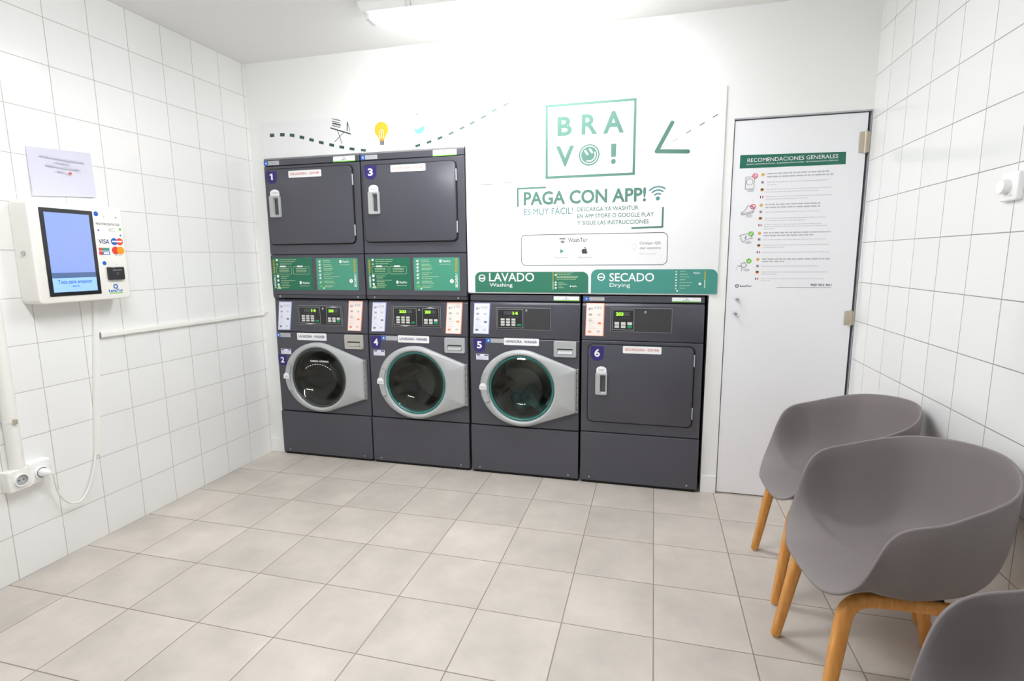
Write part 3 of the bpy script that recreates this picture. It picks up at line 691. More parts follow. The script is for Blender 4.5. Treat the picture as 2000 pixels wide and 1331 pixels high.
    g.add([back(a0 + .022, zt - .008, dd[0]), back(a1 - .022, zt - .008, dd[0]), back(a1 - .024, zb, dd[1]), back(a0 + .024, zb, dd[1])], [(0, 1, 2, 3)], mt)
    g.add([back(a0 + .022, zt - .008, dd[0]), back(a1 - .022, zt - .008, dd[0]), back(a1 - .022, zt, D + .002), back(a0 + .022, zt, D + .002)], [(0, 1, 2, 3)], POCKET)
    g.build('drawer_grip', dw)
    badge(t, *spec['badge'], num, D); sign(t, *spec['sign'], 'LAVADORA - WASHER', VNAVY, D + .0008, 0.015)
    cornerlabel(t, *spec['maker'], D)
    u0, v0 = spec['small']; g = G(d=D); g.rect(u0, v0, u0 + .080, v0 + .036, .0006, VPALEB); g.rect(u0 + .004, v0 + .026, u0 + .026, v0 + .033, .0013, VNAVY); g.rect(u0 + .054, v0 + .026, u0 + .076, v0 + .033, .0013, VNAVY)
    for j in range(3): g.greek(u0 + .006, v0 + .018 - j * .006, u0 + .072, .0022, .0013, VPALE)
    lab(g.build('notice_sticker', t), 'small pale sticker with two navy marks')
    return t

def on_slope(z, z0=.870, z1=1.089, y0=.020, y1=.004): return y0 + (y1 - y0) * (z - z0) / (z1 - z0)
SL0, SL1 = .0195, .0045
# --- stack at the left: washer 2 under dryer 1
w2 = washer(.108, .803, 1.091, 'grey front loading washing machine with navy number 2 badge and dark door ring', '2', dict(
    badge=(.110, .632, .178, .708), sign=(.272, .815, .498, .864), maker=(.112, .829, .220, .861), small=(.137, .714), lift=50))
infolabel(w2, ((.122, .879), (.221, .882), (.250, 1.073), (.147, 1.072)), VBLUEB, VPALEB, SL0, SL1)
infolabel(w2, ((.657, .888), (.756, .887), (.782, 1.083), (.677, 1.084)), VORANGE, VPEACH, SL0, SL1)
control(w2, .290, .923, .620, 1.046, .0165, [(.294, .462, 9, '14', 'r', 'v'), (.503, .618, 6, '203', 'l', '^')], 0, (.482, 1.030))
stacked_dryer(.108, .803, 'grey tumble dryer with navy number 1 badge, stacked on washer 2', '1', dict(
    door=(.128, 1.455, .752, 1.932), hinge=(1.846, 1.535), grip=(.150, 1.627, .230, 1.765), gs=(.153, 1.766, .223, 1.806), badge=(.134, 1.842, .212, 1.922), sign=(.300, 1.874, .541, 1.917),
    brand=(.622, 1.957, .776, 1.991), gw=(.116, 1.151, .424, 1.366), gd=(.454, 1.154, .758, 1.360)))
# --- second stack: washer 4 under dryer 3
w4 = washer(.812, 1.491, 1.091, 'grey front loading washing machine with navy number 4 badge and teal door seal', '4', dict(
    badge=(.824, .773, .898, .859), sign=(1.018, .822, 1.235, .868), maker=(.904, .831, 1.014, .863), small=(.841, .731), lift=65))
infolabel(w4, ((.829, .886), (.928, .889), (.949, 1.078), (.850, 1.077)), VBLUEB, VPALEB, SL0, SL1)
infolabel(w4, ((1.345, .887), (1.449, .887), (1.465, 1.084), (1.360, 1.083)), VORANGE, VPEACH, SL0, SL1)
control(w4, .986, .926, 1.312, 1.051, .0165, [(.990, 1.156, 9, '203', 'l', 'v'), (1.190, 1.308, 6, '203', 'l', '^')], 0, (1.173, 1.034))
stacked_dryer(.812, 1.491, 'grey tumble dryer with navy number 3 badge, stacked on washer 4', '3', dict(
    door=(.830, 1.460, 1.440, 1.924), hinge=(1.844, 1.541), grip=(.866, 1.627, .941, 1.765), gs=(.868, 1.766, .934, 1.806), badge=(.845, 1.838, .925, 1.921), sign=(1.022, 1.876, 1.252, 1.917),
    brand=(1.296, 1.957, 1.447, 1.992), gw=(.826, 1.160, 1.123, 1.361), gd=(1.146, 1.156, 1.450, 1.359)))
# --- washer 5
w5 = washer(1.506, 2.186, 1.132, 'grey front loading washing machine with navy number 5 badge under the LAVADO header', '5', dict(
    badge=(1.530, .778, 1.606, .863), sign=(1.724, .829, 1.943, .872), maker=(1.612, .838, 1.722, .868), small=(1.545, .731), lift=80, brand=(2.027, 1.100, 2.178, 1.126)))
infolabel(w5, ((1.527, .892), (1.630, .892), (1.642, 1.081), (1.538, 1.081)), VBLUEB, VPALEB, SL0, SL1)
control(w5, 1.680, .926, 2.010, 1.054, .0165, [(1.683, 1.848, 9, '14', 'r', '')], 0, (1.866, 1.040))
# --- dryer 6
def floor_dryer():
    x0, x1 = 2.198, 2.874; D = .022
    t = thing('tumble_dryer', (x0, 0, 0), 'grey tumble dryer with navy number 6 badge, standing on the floor beside the door', 'tumble dryer', 'floor standing tumble dryers')
    cabinet(t, x0, x1, .012, 1.090, True)
    G().box(x0, x1, .001, 0.60, 1.093, 1.132, CHAR, 0.006, 3).build('top_panel', t)
    slopepanel(t, x0, x1, .876, 1.089, -.020, -.004, 'control_panel')
    G().box(x0, x1, -D, 0.006, .322, .872, CHAR, 0.003).build('front_panel', t)
    G().box(x0, x1, -.030, 0.006, .016, .318, CHAR, 0.004).build('kick_panel', t)
    lab(G().box(x0 + .01, x1 - .01, -.020, 0.30, 0.0, .0155, BLACK).build('plinth', t), 'black plinth')
    screws(t, ((x0 + .055, .040), (x1 - .058, .040)), .030)
    dryer_door(t, 2.240, .391, 2.826, .850, D, (.775, .470), (2.284, .554, 2.352, .686), (2.288, .687, 2.346, .724))
    badge(t, 2.253, .756, 2.329, .842, '6', D + .014); sign(t, 2.437, .806, 2.651, .848, 'SECADORA - DRYER', VRED, D + .014, 0.0)
    cornerlabel(t, 2.206, 1.102, 2.324, 1.125, -.0005); brandlabel(t, 2.699, 1.101, 2.853, 1.126, -.0005)
    infolabel(t, ((2.218, .899), (2.325, .899), (2.328, 1.090), (2.223, 1.090)), VORANGE, VPEACH, SL0, SL1)
    control(t, 2.366, .930, 2.700, 1.062, .0165, [(2.371, 2.498, 6, '203', 'l', '')], 0, (2.557, 1.042))
floor_dryer()
# laundry seen through the glass of washer 5
bm = bmesh.new(); bmesh.ops.create_icosphere(bm, subdivisions=4, radius=1.0); rn = random.Random(4)
ph = [(Vector((rn.uniform(-1, 1), rn.uniform(-1, 1), rn.uniform(-1, 1))) * 6, rn.uniform(0, 6)) for _ in range(10)]
for v in bm.verts:
    n = v.co.copy(); k = 1 + sum(math.sin(n.dot(a) + b) for a, b in ph) * .055
    v.co = Vector((1.835 + n.x * .115 * k, .215 + n.y * .10 * k, .432 + max(-.055, n.z * .075 * k)))
    v.co.z += .03 * math.sin(n.x * 5 + 1)
g = G(); bm.verts.index_update(); g.add([v.co[:] for v in bm.verts], [tuple(x.index for x in f.verts) for f in bm.faces], GARMENT); bm.free()
tag(g.build('garment', None, smooth=True, angle=80), 'crumpled teal garment lying in the drum of washer 5', 'garment')

# ------------------------------------------------------------------ printed board on the back wall
bd = thing('wall_graphic', (1.5, 0, 1.146), 'large white printed wall board with green lettering above the machines', 'wall sign')
g = G(); g.prism([(.100, 2.0065), (1.4965, 2.0065), (1.4965, 1.146), (2.9335, 1.146), (2.9335, 2.224), (.100, 2.228)], 0.0002, 0.007, BOARDW); g.build('board', bd)
E1, E2, E3 = .0078, .0086, .0094
def dashes(P, w, L, m0, m1, g):
    for i, (u, v) in enumerate(P):
        a = P[max(i - 1, 0)]; b = P[min(i + 1, len(P) - 1)]; e = Vector((b[0] - a[0], b[1] - a[1])).normalized() * (L / 2)
        k = i / max(1, len(P) - 1); ww = w[0] + (w[1] - w[0]) * k
        g.line([(u - e.x, v - e.y), (u + e.x, v + e.y)], ww, E1, m0 if k < .35 else m1)
g = G(); dashes([(.177, 2.150), (.254, 2.149), (.326, 2.141), (.397, 2.124), (.466, 2.104), (.535, 2.084), (.608, 2.065), (.679, 2.048), (.750, 2.033), (.828, 2.021)], (.021, .015), .034, VDARK, VDARK, g)
dashes([(1.194, 2.028), (1.268, 2.044), (1.338, 2.063), (1.410, 2.085), (1.478, 2.110), (1.542, 2.134), (1.612, 2.163), (1.677, 2.195), (1.748, 2.222)], (.014, .011), .032, VDARK, pm('slate_green_vinyl', (86, 108, 102), .46, var=.02), g)
dashes([(2.620, 1.937), (2.685, 1.970), (2.752, 2.008), (2.818, 2.043), (2.882, 2.079)], (.004, .005), .028, VGREY, VMID, g)
lab(g.build('dashed_trail', bd), 'dashed curving line')
g = G()                                       # ironing board with a pile of linen
g.line([(.606, 2.168), (.748, 2.122)], .007, E1, VINK); g.line([(.655, 2.150), (.682, 2.068)], .0035, E1, VINK); g.line([(.700, 2.136), (.630, 2.082)], .0035, E1, VINK)
for k, zz in enumerate((2.182, 2.195, 2.208, 2.222)): g.line([(.618 + .004 * (k % 2), zz), (.676 + .004 * (k % 2), zz - .016)], .004 if k != 1 else .008, E1, VINK)
g.line([(.722, 2.142), (.727, 2.196)], .007, E1, VDARK); g.line([(.727, 2.196), (.742, 2.138)], .004, E1, VTEAL)
lab(g.build('ironing_board_drawing', bd), 'drawn ironing board with folded linen')
g = G()                                       # light bulb
bp_ = circ(.957, 2.135, .046, 26, None, -50, 230); g.poly(bp_ + [(.940, 2.078), (.974, 2.078)][::1], E1, VYEL)
g.rect(.942, 2.070, .972, 2.082, E2, VORNG); g.rr(.944, 2.045, .972, 2.071, .004, E1, VMID)
for a in (-.012, 0, .012): g.line([(.957 + a, 2.082), (.957 + a * 1.2, 2.125)], .003, E2, VWHITE)
g.arc(.957, 2.122, .013, .003, 0, 180, E2, VWHITE)
for k in range(5):
    a = math.radians(20 + 35 * k); g.line([(.957 + .058 * math.cos(a), 2.135 + .058 * math.sin(a)), (.957 + .068 * math.cos(a), 2.135 + .068 * math.sin(a))], .002, E1, VYEL)
lab(g.build('light_bulb_drawing', bd), 'yellow light bulb')
g = G()                                       # porthole
g.ringd(1.208, 2.127, .037, .044, E1, pm('pale_ring_print', (190, 208, 232), .46, var=.02)); g.disc(1.208, 2.127, .034, E1, VPALEB)
W_ = [(1.208 + .032 * math.cos(math.radians(180 + 180 * i / 14)), 2.127 + .032 * math.sin(math.radians(180 + 180 * i / 14))) for i in range(15)]
g.poly(W_ + [(1.236, 2.136), (1.226, 2.137), (1.214, 2.130), (1.202, 2.122), (1.190, 2.122)], E2, VCYAN)
g.line([(1.150, 2.190), (1.172, 2.194)], .004, E1, VGREY); g.line([(1.185, 2.205), (1.208, 2.211)], .005, E1, VTEAL); g.line([(1.16, 2.183), (1.245, 2.190)], .0015, E1, VGREY)
lab(g.build('porthole_drawing', bd), 'pale blue drawn porthole')
g = G()                                       # framed BRAVO! logo
g.outline([(1.978, 1.799), (2.478, 1.799), (2.478, 2.200), (1.978, 2.200)], .0135, E1, VGREEN)
for ch, a, b, z, h in (('B', 2.046, 2.128, 2.032, .100), ('R', 2.182, 2.270, 2.032, .104), ('A', 2.300, 2.414, 2.030, .112), ('V', 2.038, 2.142, 1.868, .106)):
    g.text(ch, a, z, b, h, E1, VGREEN, .028)
g.poly([(2.347, 1.900), (2.373, 1.900), (2.375, 1.970), (2.346, 1.970)], E1, VGREEN); g.disc(2.360, 1.876, .0135, E1, VGREEN, 20)
c = (2.226, 1.918); g.ringd(*c, .050, .058, E1, VGREEN); g.disc(*c, .045, E1, VGREEN, 32)
for dx, dz in ((-.016, .012), (.010, .020)):
    g.line([(c[0] + dx - .006, c[1] + dz + .010), (c[0] + dx + .006, c[1] + dz - .008)], .010, E2, VWHITE, True)
g.arc(*c, .034, .0065, -115, 25, E2, VWHITE)
lab(g.build('logo', bd), 'green framed logo reading BRAVO!')
g = G(); g.line([(2.666, 2.060), (2.590, 1.917), (2.752, 1.907)], .021, E1, VGREEN, True); lab(g.build('corner_mark', bd), 'thick green angle mark')
g = G()                                       # headline
g.line([(1.814, 1.651), (1.814, 1.751)], .0095, E1, VGREEN, True); g.line([(1.814, 1.751), (1.977, 1.752)], .0095, E1, VGREEN, True)
g.line([(2.633, 1.618), (2.633, 1.515)], .0095, E1, VGREEN, True); g.line([(2.633, 1.515), (2.470, 1.512)], .0095, E1, VGREEN, True)
g.text('PAGA CON APP!', 1.849, 1.658, 2.541, .072, E1, VGREEN, .026); g.text('ES MUY FÁCIL!', 1.850, 1.599, 2.138, .036, E1, VTEALTXT, .0)
g.text('DESCARGA YA WASHTUR', 2.163, 1.611, 2.502, .023, E1, VGREEN, .006); g.text('EN APP STORE O GOOGLE PLAY', 2.163, 1.574, 2.585, .022, E1, VGREEN, .006); g.text('Y SIGUE LAS INSTRUCCIONES', 2.164, 1.536, 2.559, .022, E1, VGREEN, .006)
w = (2.604, 1.668); g.disc(*w, .011, E1, VTEALTXT, 18)
for r in (.026, .045, .063): g.arc(*w, r, .008, 52, 138, E1, VTEALTXT)
lab(g.build('headline', bd), 'green lettering reading PAGA CON APP!')
g = G()                                       # app panel (code squares left blank)
g.outline(rrect(1.832, 1.307, 2.665, 1.486, .030, 8), .0028, E1, VINK)
g.rect(2.060, 1.459, 2.096, 1.463, E1, VINK); g.rect(2.064, 1.452, 2.094, 1.455, E1, VGREY); g.poly(circ(2.079, 1.447, .012, 12, None, 180, 360), E1, VMID)
g.text('WashTur', 2.111, 1.440, 2.223, .023, E1, VINK, .0)
g.poly([(2.066, 1.376), (2.086, 1.389), (2.066, 1.402)], E1, VTEAL); g.rect(2.040, 1.372, 2.102, 1.3735, E1, VPALE); g.text('Playstore', 2.031, 1.349, 2.110, .009, E1, VGREY)
g.poly(circ(2.2005, 1.387, .0105, 16, .0135), E1, VINK); g.poly(circ(2.2135, 1.387, .0105, 16, .0135), E1 + .0002, VINK)
g.poly(circ(2.209, 1.406, .006, 8, .003), E1, VINK); g.disc(2.2235, 1.391, .006, E2, BOARDW, 12); g.rect(2.178, 1.372, 2.240, 1.3735, E1, VPALE); g.text('App store', 2.169, 1.349, 2.248, .009, E1, VGREY)
g.arc(2.484, 1.412, .013, .002, -30, 210, E1, VPALE); g.line([(2.473, 1.405), (2.484, 1.386), (2.495, 1.405)], .002, E1, VPALE)
g.text('Código QR', 2.513, 1.422, 2.630, .014, E1, VGREY, .012); g.text('del centro', 2.514, 1.395, 2.628, .014, E1, VGREY, .012); g.text('QR Center', 2.515, 1.365, 2.608, .010, E1, VPALE)
lab(g.build('app_panel', bd), 'outlined box with app names')
g = G()                                       # green LAVADO header
g.poly(rrect(1.543, 1.1475, 2.231, 1.270, .036, 8, (0, 0, 1, 1)), E1, VGREENB)
g.text('LAVADO', 1.632, 1.214, 1.911, .050, E2, VWHITE, .012); g.text('Washing', 1.635, 1.182, 1.778, .021, E2, VWHITE, .006)
c = (1.587, 1.233); g.ringd(*c, .016, .022, E2, VWHITE); g.poly([(1.571, 1.234), (1.579, 1.237), (1.587, 1.233), (1.595, 1.237), (1.603, 1.234), (1.600, 1.226), (1.574, 1.226)], E2, VWHITE)
g.rect(2.022, 1.216, 2.027, 1.268, E2, VGOLD); g.rect(2.022, 1.166, 2.027, 1.214, E2, VLINE)
for z, a in ((1.262, 2.14), (1.253, 2.13), (1.242, 2.17), (1.236, 2.17), (1.226, 2.16)): g.greek(2.045, z, a, .003, E2, VLINE)
for z, a in ((1.204, 2.09), (1.195, 2.11), (1.185, 2.08), (1.176, 2.09)): g.greek(2.055, z, a, .003, E2, VLINE)
for z in (1.252, 1.208, 1.194, 1.176): g.disc(2.040, z, .006, E2, VWHITE, 8)
g.disc(2.128, 1.186, .005, E2, VWHITE, 8); g.text('WashTur', 2.136, 1.182, 2.165, .009, E2, VWHITE, .02)
lab(g.build('washing_header', bd), 'green header reading LAVADO Washing')
g = G()                                       # teal SECADO header
g.poly(rrect(2.246, 1.1475, 2.9325, 1.283, .036, 8, (0, 0, 1, 1)), E1, VTEAL)
g.text('SECADO', 2.350, 1.216, 2.598, .046, E2, VWHITE, .012); g.text('Drying', 2.353, 1.184, 2.468, .021, E2, VWHITE, .006)
c = (2.304, 1.240); g.ringd(*c, .016, .022, E2, VWHITE); g.poly([(2.286, 1.243), (2.295, 1.240), (2.304, 1.244), (2.313, 1.240), (2.322, 1.243), (2.320, 1.236), (2.288, 1.236)], E2, VWHITE)
for k in range(7): g.disc(2.716, 1.270 - k * .0155, .005, E2, VWHITE if k % 2 else VLINE, 8); g.greek(2.735, 1.270 - k * .0155, 2.765 + .012 * (k % 3) + (.025 if k == 4 else 0), .003, E2, VLINE)
g.disc(2.724, 1.164, .005, E2, VWHITE, 8); g.text('WashTur', 2.806, 1.258, 2.842, .010, E2, VWHITE, .02); g.disc(2.842, 1.203, .0075, E2, VWHITE, 14)
g.rect(2.864, 1.228, 2.870, 1.272, E2, VGOLD); g.rect(2.864, 1.180, 2.870, 1.226, E2, VLINE)
lab(g.build('drying_header', bd), 'teal header reading SECADO Drying')
# second notice sheet, taped on the board
t = thing('notice_sheet', (1.68, -.008, 1.88), 'white paper notice taped to the board left of the framed BRAVO! logo', 'notice', 'paper notices')
g = G(d=.0074); R = []
for j in range(9):
    v = 1.785 + (1.985 - 1.785) * j / 8; e = .004 * (1 - j / 8) ** 2
    R.append([back(1.550 + .23 * i / 8, v + .006 * (i / 8) - .004 * math.sin(i / 8 * 3.14) * (j == 0), .0078 + e * math.sin(i / 8 * 5) ** 2) for i in range(9)])
g.loft(R, BOARDW, closed=False); g.build('sheet', t, smooth=True)
g = G(d=.0122)
for z, a, b in ((1.948, 1.595, 1.755), (1.932, 1.640, 1.710), (1.914, 1.605, 1.745), (1.897, 1.640, 1.680)): g.greek(a, z, b, .004, 0, pm('faint_print', (226, 226, 226), .5, var=0))
g.disc(1.692, 1.899, .004, 0, VGREY, 10); g.build('print', t)

# ------------------------------------------------------------------ vinyl poster on the door
pt = thing('information_poster', (3.26, .005, 1.19), 'list of general recommendations with a green heading on the white door', 'poster')
DF = -.0048
PTX1 = pm('poster_bold_print', (186, 186, 190), .4, var=.02); PTX2 = pm('poster_fine_print', (212, 212, 216), .4, var=.02); PFLAG = pm('flag_amber_print', (238, 196, 120), .4, var=.02)
def pg(): return G(d=DF)
g = pg(); g.poly([(3.016, 1.808), (3.513, 1.806), (3.511, 1.866), (3.016, 1.876)], .0004, VPOSTER)
g.text('RECOMENDACIONES GENERALES', 3.052, 1.838, 3.477, .019, .001, VWHITE, .0); g.text('GENERAL RECOMMENDATIONS - ALLGEMEINE EMPFEHLUNGEN - RECOMMANDATIONS GÉNÉRALES', 3.048, 1.824, 3.478, .0058, .001, VWHITE, .0)
lab(g.build('heading', pt), 'green band reading RECOMENDACIONES GENERALES')
rows = [(1.772, VORNG, [(1.776, 3.440), (1.760, 3.462)], 1), (1.733, VPINK, [(1.734, 3.445), (1.720, 3.205)], 0), (1.695, VINK, [(1.697, 3.460), (1.684, 3.400)], 0), (1.658, VNAVY, [(1.660, 3.465), (1.647, 3.350)], 0),
        (1.616, VORNG, [(1.619, 3.412), (1.604, 3.412)], 1), (1.582, VPINK, [(1.581, 3.410)], 0), (1.548, VINK, [(1.549, 3.440), (1.537, 3.350)], 0), (1.513, VNAVY, [(1.517, 3.425), (1.506, 3.450), (1.494, 3.205)], 0),
        (1.471, VORNG, [(1.473, 3.470), (1.459, 3.390)], 1), (1.439, VPINK, [(1.438, 3.450)], 0), (1.407, VINK, [(1.410, 3.470), (1.398, 3.260)], 0), (1.372, VNAVY, [(1.372, 3.470)], 0),
        (1.334, VORNG, [(1.335, 3.475), (1.323, 3.260)], 1), (1.299, VPINK, [(1.299, 3.425)], 0), (1.266, VINK, [(1.268, 3.470), (1.257, 3.230)], 0), (1.231, VNAVY, [(1.233, 3.455), (1.222, 3.195)], 0)]
for z, m, L, bold in rows:
    g = pg()
    for zz, e in L: g.greek(3.152, zz - .003, e, .0060 if bold else .0038, .0005, PTX1 if bold else PTX2)
    g.build('printed_text', pt)
for z, m, L, bold in rows:
    g = pg()
    if m is VORNG: g.poly(circ(3.1315, z, .0085, 14, .009), .0004, PFLAG); g.rect(3.1255, z - .0012, 3.1375, z + .0012, .001, VRED)
    elif m is VPINK: g.poly(circ(3.1315, z, .0078, 14), .0004, VPALE); g.line([(3.126, z - .005), (3.137, z + .005)], .003, .001, VPINK); g.line([(3.126, z + .005), (3.137, z - .005)], .003, .001, VLBLUE)
    elif m is VINK: g.poly(circ(3.1315, z, .0085, 14), .0004, VYEL); g.rect(3.1245, z - .001, 3.1385, z + .006, .001, VINK); g.rect(3.1245, z - .0035, 3.1385, z - .001, .001, VMRED)
    else: g.rect(3.124, z - .006, 3.1285, z + .006, .0005, VNAVY); g.rect(3.1345, z - .006, 3.139, z + .006, .0005, VPINK)
    g.build('flag_dot', pt)
def nosign(g, u, v): g.ringd(u, v, .0100, .0135, .0011, VPINK, 20); g.line([(u - .008, v + .008), (u + .008, v - .008)], .0035, .0011, VPINK)
def check(g, u, v): g.disc(u, v, .0135, .0010, VLIME, 20); g.line([(u - .007, v), (u - .002, v - .005), (u + .007, v + .006)], .0035, .0015, VWHITE)
g = pg(); g.outline([(3.048, 1.700), (3.092, 1.700), (3.092, 1.764), (3.048, 1.764)], .0022, .0005, VMID); g.ringd(3.069, 1.738, .015, .0172, .0006, VMID, 20); g.poly(circ(3.075, 1.694, .018, 12, .008), .0004, VPALE); nosign(g, 3.094, 1.767); lab(g.build('washer_icon', pt), 'drawn washer with red ban sign')
g = pg(); g.line([(3.034, 1.578), (3.050, 1.588), (3.068, 1.616), (3.088, 1.610), (3.098, 1.590), (3.092, 1.578), (3.040, 1.568), (3.034, 1.578)], .0024, .0005, VMID, True); g.line([(3.036, 1.574), (3.095, 1.586)], .002, .0006, VMID); g.poly(circ(3.075, 1.562, .018, 12, .008), .0004, VPALE); nosign(g, 3.092, 1.610); lab(g.build('shoe_icon', pt), 'drawn shoe with red ban sign')
g = pg(); g.line([(3.034, 1.462), (3.080, 1.472), (3.098, 1.446), (3.066, 1.440), (3.050, 1.424), (3.034, 1.462)], .0024, .0005, VMID, True); g.line([(3.066, 1.461), (3.063, 1.446)], .003, .0006, VNAVY); g.line([(3.059, 1.446), (3.068, 1.446)], .002, .0006, VNAVY); g.poly(circ(3.078, 1.424, .018, 12, .008), .0004, VPALE); check(g, 3.090, 1.469); lab(g.build('notice_icon', pt), 'drawn sheet with green tick')
g = pg(); g.line([(3.050, 1.312), (3.066, 1.318), (3.078, 1.300), (3.060, 1.288), (3.050, 1.300), (3.050, 1.312)], .0024, .0005, VNAVY, True); g.line([(3.032, 1.300), (3.050, 1.298)], .003, .0005, VMID, True); g.line([(3.054, 1.290), (3.053, 1.272)], .0024, .0005, VMID); g.arc(3.036, 1.286, .010, .002, 60, 250, .0005, VPALE); g.poly(circ(3.078, 1.278, .016, 12, .008), .0004, VPALE); check(g, 3.087, 1.326); lab(g.build('tap_icon', pt), 'drawn tap with green tick')
g = pg(); g.ringd(3.034, 1.192, .0050, .0098, .0005, VMID, 18); g.text('LavaTur', 3.049, 1.187, 3.109, .0105, .0005, VMID, .03); g.text('900 902 861', 3.394, 1.194, 3.494, .0115, .0005, VMID, .03); g.greek(3.232, 1.184, 3.494, .0032, .0005, VGREY)
lab(g.build('footer', pt), 'grey footer reading LavaTur and a phone number')

# ------------------------------------------------------------------ left wall: kiosk, notice, ducts, socket
kt = thing('payment_kiosk', (0, -1.25, 1.17), 'cream wall-mounted payment kiosk with touchscreen on the left tiled wall', 'payment kiosk')
def kfr(u, v, d): return (d, u, v)
K0, K1, KB, KT, KD = -1.457, -1.043, 1.172, 1.605, .100
g = G(left); P = rrect(K0, KB, K1, KT, .020, 7); g.prism(P, 0.002, KD, CREAM, .006); g.build('housing', kt, smooth=True, angle=50)
g = G(left, KD); g.prism(rrect(-1.413, 1.202, -1.189, 1.578, .003, 3), 0, .003, SCREENBEZ, .001); sc_ = lab(g.build('touchscreen', kt), 'black-framed touchscreen')
g = G(left, KD + .003); g.rect(-1.397, 1.219, -1.207, 1.560, .0005, SCREENLIT); g.rect(-1.397, 1.280, -1.207, 1.303, .0008, SCREENDK); g.rect(-1.397, 1.219, -1.207, 1.280, .0010, SCREENBAR)
g.text('Toca para empezar', -1.377, 1.256, -1.228, .016, .0016, VBLUE, .008); g.greek(-1.318, 1.241, -1.288, .004, .0016, VLBLUE)
lab(g.build('display', sc_), 'blue display reading Toca para empezar')
g = G(left, KD); g.prism(rrect(-1.150, 1.264, -1.073, 1.324, .004, 3), 0, .014, PANELBLK, .003); g.greek(-1.132, 1.308, -1.088, .003, .0144, VGREY); g.ringd(-1.110, 1.294, .004, .006, .0144, VMID, 12); g.rect(-1.138, 1.3205, -1.118, 1.3225, .0144, VGREY); lab(g.build('card_reader', kt), 'small black card reader')
for u, v, r, m in ((-1.171, 1.568, .011, VBLUE), (-1.158, 1.343, .0095, VBLUE), (-1.136, 1.556, .003, VLIME), (-1.076, 1.556, .0032, VDARK), (-1.168, 1.494, .0045, VLBLUE), (-1.062, 1.503, .0065, VLIME), (-1.063, 1.474, .0042, VLBLUE), (-1.101, 1.338, .002, VGREY), (-1.172, 1.424, .002, VLIME)): G(left, KD).disc(u, v, r, .0006, m, 16).build('dot_sticker', kt)
g = G(left, KD); g.text('PAGA CON CONTACTLESS', -1.176, 1.519, -1.062, .010, .0006, VMID, .02)
for r in (.006, .011, .016): g.arc(-1.124, 1.498, r, .002, -40, 40, .0006, VGREY)
g.arc(-1.096, 1.498, .008, .002, 20, 330, .0006, VGREY); lab(g.build('contactless_sticker', kt), 'grey contactless lettering')
g = G(left, KD); g.text('VISA', -1.173, 1.433, -1.122, .020, .0006, VNAVY, .012); lab(g.build('card_logo', kt), 'blue card logo lettering')
g = G(left, KD); g.disc(-1.098, 1.444, .0165, .0006, VBLUE, 24); g.disc(-1.071, 1.444, .0165, .0010, VMRED, 24); g.rect(-1.110, 1.441, -1.059, 1.448, .0014, VWHITE); lab(g.build('card_logo', kt), 'blue and red discs')
g = G(left, KD); g.rect(-1.177, 1.400, -1.126, 1.414, .0006, VTEAL); g.rect(-1.177, 1.381, -1.126, 1.397, .0006, VBLUE); g.rect(-1.177, 1.400, -1.160, 1.414, .0010, VRED); g.rect(-1.177, 1.381, -1.162, 1.397, .0010, VMRED); g.rect(-1.156, 1.384, -1.130, 1.394, .0010, VWHITE); lab(g.build('card_logo', kt), 'red, blue and green square')
g = G(left, KD); g.disc(-1.096, 1.402, .0185, .0006, VMRED, 24); g.disc(-1.071, 1.402, .0185, .0010, VORNG, 24); g.greek(-1.104, 1.379, -1.066, .0025, .0006, VGREY); lab(g.build('card_logo', kt), 'red and orange discs')
g = G(left, KD); g.ringd(-1.117, 1.232, .006, .0115, .0006, VBLUE, 20); g.text('LavaTur', -1.153, 1.207, -1.081, .013, .0006, VBLUE, .03); g.rect(-1.150, 1.199, -1.084, 1.203, .0006, VLIME); lab(g.build('operator_logo', kt), 'blue and green logo reading LavaTur')
g = G(); g.tube([(.05, K0 + .001, 1.386), (.05, K0 - .006, 1.386)], .009, CHROME, 16); lab(g.build('side_lock', kt, smooth=True), 'round chrome lock')

nt_ = thing('notice_sheet', (0, -1.22, 1.74), 'white paper notice with a red heart taped above the payment kiosk', 'notice', 'paper notices')
g = G(left); R = []
for j in range(9):
    R.append([left(-1.362 + (.276) * i / 8 - .004 * (j < 1) , 1.632 + .022 * i / 8 + (.205 - .003 * i / 8) * j / 8, .003 + .006 * (1 - j / 8) ** 2 + .002 * math.sin(i)) for i in range(9)])
g.loft(R, PAPER, closed=False); g.build('sheet', nt_, smooth=True)
g = G(left, .0125); PR = pm('notice_print', (196, 196, 204), .6, var=0)
for z, a, b in ((1.803, -1.318, -1.128), (1.786, -1.252, -1.192), (1.767, -1.298, -1.140), (1.748, -1.252, -1.208)): g.greek(a, z, b, .006, 0, PR)
g.poly([(-1.197, 1.740), (-1.190, 1.747), (-1.190, 1.752), (-1.194, 1.754), (-1.197, 1.751), (-1.200, 1.754), (-1.204, 1.752), (-1.204, 1.747)], .0005, VRED); g.build('print', nt_)

